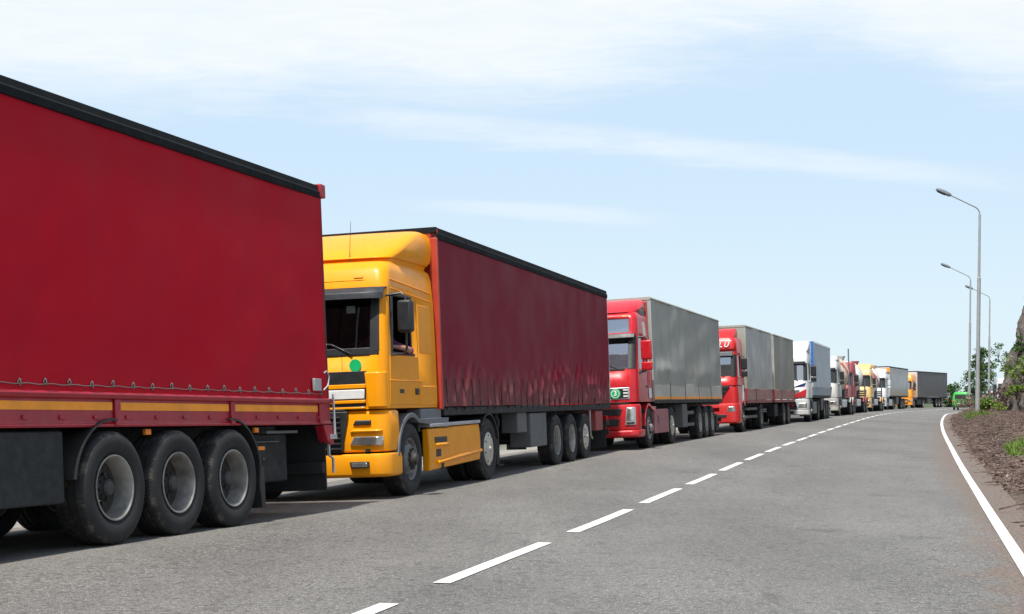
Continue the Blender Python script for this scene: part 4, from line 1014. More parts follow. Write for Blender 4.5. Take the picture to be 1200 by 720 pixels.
# ---- red rigid lorry with drawbar trailer, both under greenish grey tarpaulins
def drawbar_truck():
    r = thing('drawbar_truck', 'red lorry with white letters above its windscreen, hauling two grey tarpaulin bodies end to end', 'lorry', GRP)
    X = 1.98
    C = Cab(r, [(1.72, X, .3, 1.18, .18), (2.06, X - .03, .3, 1.19, .18), (2.82, X - .22, .3, 1.17, .17), (2.95, X - .24, .3, 1.17, .17), (3.36, X - .30, .3, 1.15, .2), (3.48, X - .40, .35, 1.1, .25)],
            [.5, X - 1.0, X - .4], 'red4', (1, 2), (1, 2, 2), glass='glass_bright')
    nose(r, 'front_panel', [(1.0, X + .02, .9, 1.20, .2), (1.35, X + .02, .9, 1.20, .2), (1.69, X - .02, .9, 1.18, .2)], 'red4')
    nose(r, 'bumper', [(.33, X + .0, 1.25, 1.2, .25), (.38, X + .07, 1.25, 1.235, .25), (.95, X + .08, 1.25, 1.235, .25), (1.06, X + .03, 1.25, 1.22, .22)], 'red4')
    C.front('grille', [(-.50, 1.02), (.50, 1.02), (.92, 1.70), (-.92, 1.70)], .045, 'black', .01)
    for k in range(4):
        z = 1.2 + k * .13
        w = .55 + (z - 1.02) * .5
        C.front('grille_slat', [(-w, z), (w, z), (w + .02, z + .03), (-w - .02, z + .03)], .06, 'chassis', .005)
    disc_x(r, 'emblem', C.fx(0, 1.72) + .04, 0, 1.52, .15, 'alu', .02, ring=.02)
    for s in (1, -1):
        h = C.front('headlight', [(s * .80, .74), (s * 1.14, .76), (s * 1.15, .95), (s * .84, .95)], .085, 'lens', .02)
        C.front('bumper_vent', [(s * .45, .55), (s * .78, .55), (s * .80, .66), (s * .45, .66)], .085, 'black', .01)
        C.front('pillar', [(s * .97, 2.03), (s * 1.17, 2.03), (s * 1.15, 2.86), (s * .97, 2.86)], .008, 'black', .005, nu=10)
        d = C.side('door', [(.9, 1.74), (X - .2, 1.74), (X - .22, 2.04), (.9, 2.04)], .010, 'red4', .008, sides=(s,))[0]
        fender(r, .85, s, .66, 'red4', -.55, y=1.06, w=.34)
        MB().prism([(.3, 1.0), (.42, 1.72), (.55, 1.72), (.55, 1.0)], s * 1.02, s * 1.2).build('cab_corner', 'platewhite', r, .01)
    C.front('lower_intake', [(-.9, .48), (.45, .48), (.45, .72), (-.9, .72)], .085, 'black', .01)
    C.front('sun_visor', [(-1.05, 2.80), (1.05, 2.80), (1.05, 2.96), (-1.05, 2.96)], .09, 'greyplastic', .02)
    deflector(r, [(3.02, X - .19, .8, 1.14, .18), (3.06, X - .17, .8, 1.15, .18), (3.34, X - .22, .8, 1.14, .18), (3.42, X - .28, .8, 1.12, .2)], 'red4', 'roof_sign')
    text_mesh('L U', .25, 'signwhite', r, Matrix.Translation((C.fx(.6, 3.2) + .11, .72, 3.215)) @ Matrix.Rotation(R(90), 4, 'Z') @ Matrix.Rotation(R(86), 4, 'X'), shear=.3)
    deflector(r, [(3.42, X - .52, .5, .98, .2), (3.5, X - .6, .42, 1.02, .25), (3.72, X - .95, .4, 1.02, .25), (3.86, X - 1.3, .42, .98, .15)], 'red4')
    cab_inside(r, X - .1, 1.75)
    mirrors(r, X - .35, 2.5, y=1.42, h=.42, w=.22, small=True)
    wipers(r, C, 2.08)
    chassis(r, 1.8, -7.2, .95, .68, .42)
    MB().box(.4, 1.7, -.45, .45, .5, 1.3).build('engine', 'chassis', r, .05)
    axle_set(r, .85, 'frontlight', .52, y=1.05); axle_set(r, -3.95, 'dish', .52, twin=True, y=1.07)
    for a, b in ((0, -7.3), (-8.0, -15.2)):
        def disp(x, z, a=a):
            return .02 * fbm(x * .6, z * .5, a + 2.) + .012 * math.sin(x * 2.6 + z) * float(sm(3.6, 1.7, z)) + .02 * math.sin((x - a) / 7.3 * 12.5)
        box_body(r, a, b, 1.60, 4.02, 'tarp_light' if a == 0 else 'tarp_grey2', disp, 90, 30, railh=.06, rail='tarp_grey2', roof='tarp_grey2', front='tarp_grey2', name='tarpaulin')
        xs = np.linspace(a, b, 4)
        for s in (1, -1):
            for p, q in zip(xs[:-1], xs[1:]):
                MB().box(q + .03, p - .03, min(s * 1.19, s * 1.25), max(s * 1.19, s * 1.25), 1.18, 1.60).build('drop_side', 'rust', r, .012)
            for x in xs: MB().box(x - .03, x + .03, min(s * 1.18, s * 1.262), max(s * 1.18, s * 1.262), 1.12, 1.62).build('stake_post', 'dullred', r, .006)
            MB().box(b, a, min(s * 1.17, s * 1.24), max(s * 1.17, s * 1.24), 1.05, 1.17).build('side_rail', 'dullred', r, .01)
    for s in (1, -1):
        MB().box(-2.9, -.2, min(s * 1.1, s * 1.2), max(s * 1.1, s * 1.2), .48, .58).box(-2.9, -.2, min(s * 1.1, s * 1.2), max(s * 1.1, s * 1.2), .78, .88).build('side_guard_bar', 'boxgrey', r, .01)
        MB().box(-9.6, -8.5, min(s * .8, s * 1.15), max(s * .8, s * 1.15), .45, 1.0).build('tool_box', 'chassis', r, .02)
    MB().box(-9.0, -7.0, -.1, .1, .55, .7).build('drawbar', 'chassis', r)
    chassis(r, -8.1, -15.1, 1.05, .8)
    for x in (-11.2, -12.9): axle_set(r, x, 'dish', .52, twin=True, y=1.07)
    rear_end(r, -15.2)
    place(r, (8.86, 54.8), 0, 17.7, 2.0)
drawbar_truck()

# ---- a plainer cab for the farther lorries
def far_cab(r, X, paint, top=3.5, glass='glass', deflect=None, lights=True, mirror='black', grille=True, visor=True, base=1.15):
    C = Cab(r, [(base, X, .15, 1.22, .18), (2.02, X - .03, .15, 1.22, .17), (2.82, X - .2, .15, 1.20, .16), (2.95, X - .22, .15, 1.20, .16), (top - .15, X - .38, .15, 1.17, .2), (top, X - .55, .2, 1.1, .25)],
            [.4, X - 1.1, X - .4], paint, (1, 2), (1, 2, 2), glass=glass)
    nose(r, 'front_panel', [(.60, X + .02, X - .5, 1.22, .22), (.9, X + .03, X - .5, 1.23, .22), (base - .03, X + .0, X - .5, 1.22, .2)], paint)
    nose(r, 'bumper', [(.32, X + .0, X - .55, 1.22, .22), (.36, X + .07, X - .55, 1.24, .22), (.58, X + .06, X - .55, 1.24, .22)], paint)
    if grille:
        C.front('grille', [(-.85, base + .1), (.85, base + .1), (.9, 1.78), (-.9, 1.78)], .012, 'black', .006)
        for k in range(3): C.front('grille_bar', [(-.85, base + .2 + k * .17), (.85, base + .2 + k * .17), (.85, base + .27 + k * .17), (-.85, base + .27 + k * .17)], .025, paint, .006)
    for s in (1, -1):
        if lights: C.front('headlight', [(s * .72, .72), (s * 1.15, .72), (s * 1.15, .90), (s * .78, .90)], .045, 'lens', .012)
        C.side('door', [(.85, base + .05), (X - .2, base + .05), (X - .22, 1.98), (.85, 1.98)], .010, paint, .008, sides=(s,))
        fender(r, 1.2, s, .64, 'greyplastic', -1.0, y=1.06)
        C.front('pillar', [(s * 1.0, 2.0), (s * 1.19, 2.0), (s * 1.17, 2.86), (s * 1.0, 2.86)], .008, 'black', .005, nu=8)
    if visor: C.front('sun_visor', [(-1.1, 2.80), (1.1, 2.80), (1.1, 2.94), (-1.1, 2.94)], .12, 'visor', .02)
    cab_inside(r, X - .1)
    mirrors(r, X - .3, 2.45, mirror, y=1.47, h=.50, w=.26, small=True)
    wipers(r, C, 2.03)
    if deflect: deflector(r, [(top - .04, X - .7, .2, 1.05, .25), (top + .08, X - .85, .12, 1.12, .3), (top + .3, X - 1.3, .1, 1.1, .3), (top + .42, X - 1.6, .12, 1.02, .2)], deflect)
    MB().box(.4, X - .4, -.45, .45, .45, base + .0).build('engine', 'chassis', r, .05)
    return C
def semi(r, X, L, z0, curt, rail, drive=-2.7, trailer=(-8, -9.3, -10.6), board=None, roofm='roofwhite', front=None, skirt=None, rim='dish'):
    chassis(r, X - .2, -4., .92, .66, .42)
    axle_set(r, 1.2, 'frontlight', .52, y=1.06); axle_set(r, drive, rim, .52, twin=True, y=1.07)
    zb = z0 + (.42 if board else 0)
    box_body(r, 0, L, zb, 4.02, curt, lambda x, z: .018 * fbm(x * .6, z * .6, X * 3), 60, 20, railh=.12, rail=rail, roof=roofm, front=front)
    for s in (1, -1):
        if board:
            xs = np.linspace(0, L, 5)
            for p, q in zip(xs[:-1], xs[1:]): MB().box(q + .03, p - .03, min(s * 1.19, s * 1.25), max(s * 1.19, s * 1.25), z0, zb + .02).build('drop_side', board, r, .012)
        MB().box(L, -.05, min(s * 1.17, s * 1.24), max(s * 1.17, s * 1.24), z0 - .12, z0 - .012).build('side_rail', 'chassis', r, .01)
        MB().box(-2.0, -.1, min(s * 1.08, s * 1.22), max(s * 1.08, s * 1.22), .36, .96).build('side_skirt', skirt or 'greyplastic', r, .03)
        MB().box(-6.6, -4.9, min(s * .85, s * 1.2), max(s * .85, s * 1.2), .5, z0 - .15).build('tool_box', 'boxgrey', r, .02)
    chassis(r, -.4, L, z0 - .13, z0 - .42)
    for x in trailer: axle_set(r, x, 'dish', .52, y=1.08)
    rear_end(r, L, z0 - .1)

def white_blue_truck():
    r = thing('semi_truck', 'white cab lorry with a red wedge in its grille and a blue-edged box', 'lorry', GRP)
    X = 2.25
    C = far_cab(r, X, 'white', 3.42, grille=False, glass='glass_bright')
    C.front('grille', [(-.9, 1.22), (.80, 1.22), (.80, 1.55), (-.9, 1.55)], .012, 'greyplastic', .006)
    C.front('grille_wedge', [(.42, 1.14), (1.10, 1.20), (1.14, 1.60), (.62, 1.36)], .03, 'red', .02)
    C.front('wing_emblem', [(.50, 1.68), (1.06, 1.74), (1.12, 1.90), (.66, 1.76)], .02, 'navy', .01)
    C.front('lower_grille', [(-.7, .62), (.7, .62), (.6, 1.0), (-.6, 1.0)], .05, 'black', .01)
    deflector(r, [(3.40, X - .65, .15, 1.10, .25), (3.55, X - .85, .1, 1.16, .25), (3.8, X - 1.4, .1, 1.16, .2), (3.97, X - 1.9, .12, 1.12, .15)], 'white')
    semi(r, X, -10.6, 1.28, 'tarp_blue', 'roofwhite', -2.9, (-6.4, -7.7, -9.0), board='bluegrey', front='white', skirt='greyplastic')
    for s in (1, -1):
        MB().box(-.22, .06, min(s * 1.19, s * 1.296), max(s * 1.19, s * 1.296), 2.75, 3.98).build('blue_edge', 'blue', r, .006)
        MB().box(.1, .5, min(s * 1.08, s * 1.17), max(s * 1.08, s * 1.17), 1.2, 3.5).build('side_fairing', 'white', r, .03)
    place(r, (15.05, 72.5), 0, 17.1, 1.6)
white_blue_truck()

def mixer(label, paint, drum, cab_top, F, th, deflect=None, back='boxgrey', mirror='black', exhaust=False, spiral=.25, phase=0., grille=True):
    r = thing('mixer_truck', label, 'cement mixer', GRP)
    X = 2.2
    far_cab(r, X, paint, cab_top, deflect=deflect, mirror=mirror, grille=grille)
    chassis(r, X - .2, -7.6, 1.02, .72, .42)
    axle_set(r, 1.2, 'frontlight', .52, y=1.06)
    for x in (-4.4, -5.75): axle_set(r, x, 'dish', .52, twin=True, y=1.07)
    for s in (1, -1):
        mudguard(r, -4.4, s, .62, 30, 170, .62, .95, paint); mudguard(r, -5.75, s, .62, 10, 150, .62, .95, paint)
        MB().box(-2.5, -.3, min(s * .85, s * 1.2), max(s * .85, s * 1.2), .5, 1.0).build('fuel_tank', 'alu', r, .06)
    prof = [(0, 0), (.45, .0), (.66, .08), (1.0, .8), (1.22, 1.7), (1.25, 2.6), (1.18, 3.5), (.95, 4.5), (.70, 5.3), (.62, 5.6), (.45, 5.6), (.42, 5.3)]
    M = Matrix.Translation((-.75, 0, 2.14)) @ Matrix.Rotation(R(9), 4, 'Y') @ Matrix.Rotation(R(90), 4, 'Z')
    # denser profile so the painted spiral can follow the faces
    pr = [prof[0]]
    for a, b in zip(prof[:-1], prof[1:]):
        k = 4 if b[1] - a[1] > .3 else 1
        pr += [(a[0] + (b[0] - a[0]) * q / k, a[1] + (b[1] - a[1]) * q / k) for q in range(1, k + 1)]
    n = 40; mb = MB().lathe(pr, n, 0, M=M)
    for i in range(len(pr) - 1):
        for j in range(n):
            t = (j / n + pr[i][1] * spiral + phase) % .5
            mb.m[i * n + j] = 1 if t < .14 else 0
    mb.build('drum', list(drum), r, sharp=50)
    MB().prism([(-.1, 1.0), (-.1, 2.3), (-.35, 2.4), (-.5, 1.9), (-.6, 1.0)], -.5, .5).build('front_pedestal', back, r, .02)
    MB().prism([(-5.3, 1.0), (-5.6, 2.0), (-6.0, 2.3), (-6.2, 2.0), (-6.3, 1.0)], -.7, .7).build('rear_pedestal', back, r, .02)
    MB().loft([[(-6.2, .6, 3.9), (-6.2, -.6, 3.9), (-7.1, -.6, 3.9), (-7.1, .6, 3.9)], [(-6.35, .3, 3.2), (-6.35, -.3, 3.2), (-6.8, -.3, 3.2), (-6.8, .3, 3.2)]]).build('hopper', paint, r, .01)
    MB().tube([(-6.7, 0, 2.6), (-7.4, .2, 1.6)], .22, 10).build('chute', back, r)
    MB().tube([(-6.6, 1.0, 1.0), (-6.6, 1.0, 2.5)], .03, 6).tube([(-7.0, 1.0, 1.0), (-7.0, 1.0, 2.5)], .03, 6).build('ladder', back, r)
    MB().tube([(-.1, -.8, 1.8), (-.1, .8, 1.8)], .3, 14).build('water_tank', back, r)
    if exhaust:
        MB().tube([(2.26, .98, 1.2), (2.26, .98, 4.55)], .045, 8).build('mast', 'greyplastic', r)
    rear_end(r, -7.5)
    place(r, F, 2.2, th, 1.3)
MT['drumbeige'] = plain('beige drum', (.52, .43, .32), .5, dust=.55, dustc=(.3, .22, .15), top=3)
MT['drumred'] = plain('red drum stripe', (.36, .05, .04), .5, dust=.4, top=3)
MT['drumwhite'] = plain('white drum', (.66, .64, .62), .5, dust=.65, dustc=(.33, .24, .17), top=3)
mixer('white cab cement mixer with a beige drum swirled in red', 'dirtywhite', ('drumbeige', 'drumred'), 3.35, (19.77, 88), 20, deflect='greywhite')
mixer('red cab cement mixer with a tall thin mast and a dusty white drum', 'mixred', ('drumwhite', 'drumbeige'), 3.62, (23.88, 101.5), 20.3, exhaust=True, phase=.3)
mixer('cream yellow cab cement mixer standing behind the dusty white drum', 'cream', ('drumwhite', 'drumred'), 3.45, (28.6, 115.5), 21, deflect='cream', phase=.15)

def white_orange_truck():
    r = thing('semi_truck', 'white cab lorry with an orange corner on its pale grey muddy trailer', 'lorry', GRP)
    X = 2.3
    C = far_cab(r, X, 'white', 3.35, deflect='white', mirror='white')
    semi(r, X, -13.9, 1.3, 'tarp_pale', 'panel', -2.8, (-8.2, -9.5, -10.8), front='white', skirt='white')
    for s in (1, -1): MB().box(-.3, .06, min(s * 1.19, s * 1.296), max(s * 1.19, s * 1.296), 3.45, 3.85).build('corner_marking', 'orange', r, .006)
    MB().box(.0, .08, .55, 1.27, 3.45, 3.85).build('corner_marking', 'orange', r, .006)
    place(r, (34.9, 134), 0, 22.2, 1.0)
white_orange_truck()
def orange_truck():
    r = thing('semi_truck', 'orange cab lorry with a dark grey curtain trailer, last in the queue at the bend', 'lorry', GRP)
    far_cab(r, 2.3, 'orange', 3.6, glass='glass_bright')
    semi(r, 2.3, -14.3, 1.2, 'tarp_dark', 'panel', -2.8, (-9.0, -10.3, -11.6), front='white', skirt='chassis')
    place(r, (44.0, 157.5), 0, 29.4, .5)
orange_truck()
# ------------------------------------------------------------------ driver in the yellow cab
def skin_part(name, joints, edges, radii, m, parent=None, sub=2, root=0):
    me = bpy.data.meshes.new(name); me.from_pydata(joints, edges, []); me.update()
    o = bpy.data.objects.new(name, me); col.objects.link(o); o.parent = parent
    sk = o.modifiers.new('skin', 'SKIN'); sk.use_smooth_shade = True
    if not me.skin_vertices: 
        bpy.context.view_layer.objects.active = o
    for v, r_ in zip(me.skin_vertices[0].data, radii): v.radius = (r_, r_); v.use_root = False
    me.skin_vertices[0].data[root].use_root = True
    s = o.modifiers.new('sub', 'SUBSURF'); s.levels = sub; s.render_levels = sub
    me.materials.append(MT[m]); return o
def driver():
    p = thing('person', 'driver in a purple shirt leaning an elbow out of the yellow cab window', 'person')
    X = 1.42
    J = [(X, .70, 1.68), (X - .02, .70, 1.90), (X - .02, .70, 2.10), (X - .02, .70, 2.22), (X, .70, 2.32), (X + .03, .70, 2.40), (X + .035, .70, 2.50), (X + .02, .70, 2.585),   # 0-7 pelvis..crown
         (X + .0, .90, 2.205), (X + .04, 1.08, 2.13), (X + .06, 1.27, 2.065), (X + .20, 1.26, 2.10), (X + .36, 1.16, 2.12), (X + .42, 1.12, 2.125), (X + .47, 1.09, 2.12),      # 8-14 arm on the sill
         (X + .0, .50, 2.20), (X + .12, .42, 1.98), (X + .40, .48, 2.02), (X + .5, .50, 2.05),                                                                          # 15-18 arm to the wheel
         (X + .10, .80, 1.66), (X + .50, .82, 1.66), (X + .62, .82, 1.28), (X + .74, .82, 1.22), (X + .10, .60, 1.66), (X + .50, .58, 1.66), (X + .62, .58, 1.28), (X + .74, .58, 1.22)]
    E_ = [(0, 1), (1, 2), (2, 3), (3, 4), (4, 5), (5, 6), (6, 7), (3, 8), (8, 9), (9, 10), (10, 11), (11, 12), (12, 13), (13, 14), (3, 15), (15, 16), (16, 17), (17, 18),
          (0, 19), (19, 20), (20, 21), (21, 22), (0, 23), (23, 24), (24, 25), (25, 26)]
    rad = [.15, .145, .155, .10, .058, .07, .088, .055, .066, .056, .046, .045, .036, .030, .036, .066, .05, .042, .035, .085, .068, .052, .045, .085, .068, .052, .045]
    b = skin_part('body', J, E_, rad, 'skin', p)
    # curled fingers on both hands
    for hx, hy, hz in ((X + .49, 1.085, 2.12), (X + .53, .50, 2.06)):
        for k in range(4):
            q = (k - 1.5) * .021; ln = (.9, 1., .95, .75)[k]
            skin_part('finger', [(hx - .03, hy + q, hz), (hx + .025 * ln, hy + q, hz + .004), (hx + .055 * ln, hy + q, hz - .016), (hx + .06 * ln, hy + q, hz - .042)], [(0, 1), (1, 2), (2, 3)], [.010, .0095, .009, .008], 'skin', b, 1)
        skin_part('thumb', [(hx - .05, hy + .03, hz), (hx - .015, hy + .055, hz - .005), (hx + .02, hy + .05, hz - .02)], [(0, 1), (1, 2)], [.013, .011, .009], 'skin', b, 1)
    # shirt: torso and sleeves, a little larger than the body
    S = [0, 1, 2, 3, 8, 9, 10, 15, 16]
    sj = [J[i] for i in S]; sj[3] = (X - .02, .70, 2.235); se = [(0, 1), (1, 2), (2, 3), (3, 4), (4, 5), (5, 6), (3, 7), (7, 8)]
    skin_part('shirt', sj + [(X + .10, 1.275, 2.075)], se + [(6, 9)], [.165, .16, .17, .108, .084, .074, .066, .084, .07, .060], 'shirt', p)
    # face and hair
    h = MB()
    Mh = Matrix.Translation((X + .03, .70, 2.50))
    h.lathe([(0, .13), (.06, .118), (.097, .07), (.104, .02), (.10, -.02)], 18, 0, M=Mh @ Matrix.Rotation(R(78), 4, 'X') @ Matrix.Scale(1.06, 4))
    h.build('hair', 'hair', p)
    for s in (1, -1):
        MB().lathe([(0, -.012), (.010, 0), (0, .012)], 8, 0, (X + .108, .70 + s * .032, 2.505)).build('eye', 'hair', b)
        MB().lathe([(0, -.01), (.02, -.006), (.026, 0), (0, .01)], 10, 0, (X + .02, .70 + s * .092, 2.49)).build('ear', 'skin', b)
    MB().loft([[(X + .10, .69, 2.505), (X + .10, .71, 2.505), (X + .104, .70, 2.51)], [(X + .115, .682, 2.462), (X + .115, .718, 2.462), (X + .142, .70, 2.47)]]).build('nose', 'skin', b)
    MB().box(X + .108, X + .120, .675, .725, 2.432, 2.440).build('mouth', 'shirt', b)
    p.location = yellow.location; p.rotation_euler = yellow.rotation_euler
driver()

# ------------------------------------------------------------------ van and coach beyond the bend
def van():
    r = thing('van', 'small bright green van seen from behind, driving away beyond the lamp posts', 'van')
    hw = .80; Rg = []
    # side profile (x back to front) at given heights: rings stacked upwards
    for z, xb, xf, w, rr in [(.28, -1.9, 1.85, hw - .03, .12), (.36, -1.95, 1.95, hw, .15), (.85, -1.95, 1.93, hw + .01, .18), (1.05, -1.92, 1.75, hw, .2), (1.12, -1.90, 1.55, hw - .01, .2), (1.62, -1.80, 1.0, hw - .08, .2), (1.80, -1.72, .75, hw - .14, .25), (1.86, -1.6, .55, hw - .24, .3)]:
        pts = []
        for cx, cy, a0 in ((xf - rr, w - rr, 0), (xb + rr, w - rr, 90), (xb + rr, -w + rr, 180), (xf - rr, -w + rr, 270)):
            pts += [(cx + rr * math.cos(R(a0 + 15 * k)), cy + rr * math.sin(R(a0 + 15 * k)), z) for k in range(7)]
        Rg.append(pts)
    MB().loft(Rg).build('body', 'van', r, .01)
    def rear(name, y0, y1, z0, z1, m, t=.012):
        X_ = lambda z: float(np.interp(z, [.36, .85, 1.05, 1.12, 1.62, 1.80], [-1.95, -1.95, -1.92, -1.90, -1.80, -1.72]))
        return MB().slab(lambda u, v: (X_(z0 + (z1 - z0) * v) - t, y0 + (y1 - y0) * u, z0 + (z1 - z0) * v), lambda u, v: (X_(z0 + (z1 - z0) * v) + .05, y0 + (y1 - y0) * u, z0 + (z1 - z0) * v), 4, 4).build(name, m, r, .008)
    rear('rear_window', -.55, .55, 1.12, 1.60, 'seal'); rear('bumper', -.74, .74, .36, .55, 'black', .05); rear('number_plate', -.26, .26, .62, .73, 'platewhite', .02)
    for s in (1, -1):
        rear('tail_lamp', min(s * .60, s * .74), max(s * .60, s * .74), .72, 1.0, 'redlens', .016)
        for x0, x1 in ((-1.5, -.75), (-.65, .1), (.2, .8)):
            MB().slab(lambda u, v: (x0 + (x1 - x0) * u - .0 * v, s * (hw - .0 - .08 * v + .006), 1.14 + .46 * v), lambda u, v: (x0 + (x1 - x0) * u, s * (hw - .1 - .08 * v), 1.14 + .46 * v), 3, 3).build('side_window', 'seal', r, .006)
        MB().box(1.0, 1.15, min(s * .84, s * .98), max(s * .84, s * .98), 1.1, 1.25).build('mirror', 'black', r, .02)
        for x in (-1.2, 1.25): wheel(r, x, s * .72, 'dish', .31, wide=.7)
    MB().box(1.15, 1.5, -.6, .6, 1.14, 1.5, M=Matrix.Identity(4)).build('windscreen', 'seal', r, .01)
    r.location = (46.2, 148.5, gz(46.2, 148.5) + .0); r.rotation_euler = (0, 0, R(90 - 26))
van()
def coach():
    r = thing('coach', 'white coach half hidden behind the rock face', 'coach')
    Rg = []
    for z, xf, w in [(.35, 5.4, 1.2), (.5, 5.5, 1.25), (1.4, 5.5, 1.25), (3.0, 5.3, 1.2), (3.35, 5.1, 1.12), (3.42, 4.8, 1.0)]:
        rr = .25
        pts = []
        for cx, cy, a0 in ((xf - rr, w - rr, 0), (-5.5 + rr, w - rr, 90), (-5.5 + rr, -w + rr, 180), (xf - rr, -w + rr, 270)):
            pts += [(cx + rr * math.cos(R(a0 + 18 * k)), cy + rr * math.sin(R(a0 + 18 * k)), z) for k in range(6)]
        Rg.append(pts)
    MB().loft(Rg).build('body', 'white', r, .02)
    fx = lambda z: 5.5 - max(0, z - 1.4) * .125
    MB().slab(lambda u, v: (fx(1.5 + 1.3 * v) + .012, -1.08 + 2.16 * u, 1.5 + 1.3 * v), lambda u, v: (fx(1.5 + 1.3 * v) - .1, -1.08 + 2.16 * u, 1.5 + 1.3 * v), 6, 4).build('windscreen', 'glass_dark', r, .02)
    for s in (1, -1):
        for k in range(6):
            x = 4.2 - k * 1.6
            MB().box(x - 1.48, x, min(s * 1.15, s * 1.245), max(s * 1.15, s * 1.245), 1.65, 2.75, M=Matrix.Identity(4)).build('side_window', 'seal', r, .03)
        MB().box(5.5, 5.53, min(s * .75, s * 1.1), max(s * .75, s * 1.1), .75, .95).build('headlight', 'lens', r, .01)
        for x in (3.4, -2.8): wheel(r, x, s * 1.08, 'dish', .5)
        MB().box(5.45, 5.7, min(s * 1.25, s * 1.5), max(s * 1.25, s * 1.5), 2.2, 2.65).build('mirror', 'black', r, .03)
    r.location = (60.2, 177, gz(60.2, 177) + .05); r.rotation_euler = (0, 0, R(-106))
coach()

# ------------------------------------------------------------------ lamp posts
def lamp_post(label, x, y, top, reach, rise, zb=None):
    zb = gz(x, y) if zb is None else zb
    r = thing('street_lamp', label, 'lamp post', 'lamp posts on the verge')
    H = top - zb
    mb = MB().tube([(0, 0, -.6), (0, 0, 1.6), (0, 0, 1.605)], [.105, .105, .085], 16).tube([(0, 0, 1.59), (0, 0, H * .62), (0, 0, H * .622)], [.085, .08, .062], 16).tube([(0, 0, H * .618), (0, 0, H - rise - .1)], [.062, .052], 14)
    mb.build('pole', 'galv', r)
    arm = [(0, 0, H - rise - .14)]
    for k in range(7):
        a = R(k / 6 * 66); rr = .36
        arm.append((-rr + rr * math.cos(a), 0, H - rise - .1 + rr * math.sin(a)))
    e = Vector(arm[-1]); d = Vector((-math.sin(R(66)), 0, math.cos(R(66))))
    tip = e + d * (reach - .3); arm.append(tuple(tip))
    MB().tube(arm, .030, 10).build('arm', 'galv', r)
    M = Matrix.Translation(tip) @ Matrix.Rotation(R(23), 4, 'Y')
    sec = lambda x, w, h0, h1: [M @ Vector((x * .85, a * .8, b * .75)) for a, b in ((w, h0), (w * .9, h1 * .7), (w * .5, h1), (-w * .5, h1), (-w * .9, h1 * .7), (-w, h0), (-w * .6, h0 - .05), (w * .6, h0 - .05))]
    hd = MB().loft([sec(.12, .08, -.03, .05), sec(.02, .13, -.06, .10), sec(-.3, .16, -.07, .12), sec(-.66, .14, -.06, .09), sec(-.74, .09, -.03, .05)]).build('lamp_head', 'lamphead', r, .01)
    MB().loft([[M @ Vector((x * .85, a * .8, b * .75)) for a, b in ((w, -.08), (w * .6, -.15), (-w * .6, -.15), (-w, -.08))] for x, w in ((-.18, .09), (-.3, .13), (-.58, .11), (-.64, .07))]).build('lamp_glass', 'glass_dark', hd)
    r.location = (x, y, zb); r.rotation_euler = (R(0), R(.7), R(4))
lamp_post('nearest and tallest of the three grey lamp posts, its arm reaching left over the road', 20.85, 65, 10.55, 1.62, .85)
lamp_post('middle-height grey lamp post just left of the tallest one', 32.45, 103, 10.55, 1.80, .75)
lamp_post('farthest and faintest grey lamp post, on the right of the other two', 39.75, 121, 10.2, 1.75, .55)

# ------------------------------------------------------------------ rock face on the right
def rock():
    m, t, p = mat('weathered rock')
    o = t.node('ShaderNodeTexCoord').outputs['Object']
    a = t.noise(o, .8, 8., .65, .3); b = t.noise(t.mapping(o, (2.2, 2.2, .45)), 1.2, 8., .7); c = t.noise(o, 6., 6., .7)
    base = t.mix(t.ramp(a, .3, .7), (.095, .076, .064), (.20, .168, .145))
    base = t.mix(t.math('MULTIPLY', t.ramp(b, .48, .66), .75), base, (.080, .052, .038))
    base = t.mix(t.math('MULTIPLY', t.ramp(c, .6, .75), .6), base, (.23, .205, .185))
    t.put(p.inputs['Base Color'], base); p.inputs['Roughness'].default_value = .95
    bp = t.node('ShaderNodeBump'); bp.inputs['Strength'].default_value = .9; bp.inputs['Distance'].default_value = .12
    t.l.new(t.math('ADD', t.noise(o, 3.5, 8., .7), t.math('MULTIPLY', b, .6)), bp.inputs['Height']); t.l.new(bp.outputs[0], p.inputs['Normal'])
    base_pts = np.array([(18.5, 36), (20.3, 48), (22.4, 60), (24.3, 69), (26.1, 77), (27.25, 82.5), (29.4, 86.2), (33, 88.8), (40, 91), (52, 94), (64, 97)])
    S, P = resample(base_pts, .35); N = norm_of(P)
    H = 13.0
    def fn(u, v):
        k = u * (len(P) - 1); i = int(k); i = min(i, len(P) - 1)
        b_ = P[i]; n = N[i]; z = v * H
        lat = .30 * z + max(0, z - 10) * 1.3
        w = .55 * fbm(u * 22, z * .33, 1.2, 6) + .45 * (abs(fbm(u * 55, z * .45, 7.7, 6)) - .2) + .22 * (abs(fbm(u * 130, z * 1.4, 2.7, 5)) - .2)
        w *= float(sm(0, 1.2, z)) * .9 + .1
        lat -= w * .75
        hgt = z * (1 + .10 * fbm(u * 9, 3, 3))
        return (b_[0] + n[0] * lat, b_[1] + n[1] * lat, gz_base + hgt)
    gz_base = .1
    mb = MB().grid(fn, 340, 120)
    rim = mb.v[:]
    o = mb.build('rock_face', [m], sharp=0, recalc=False); tag(o, kind='structure')
    return P, N, fn
RP, RN, rockfn = rock()

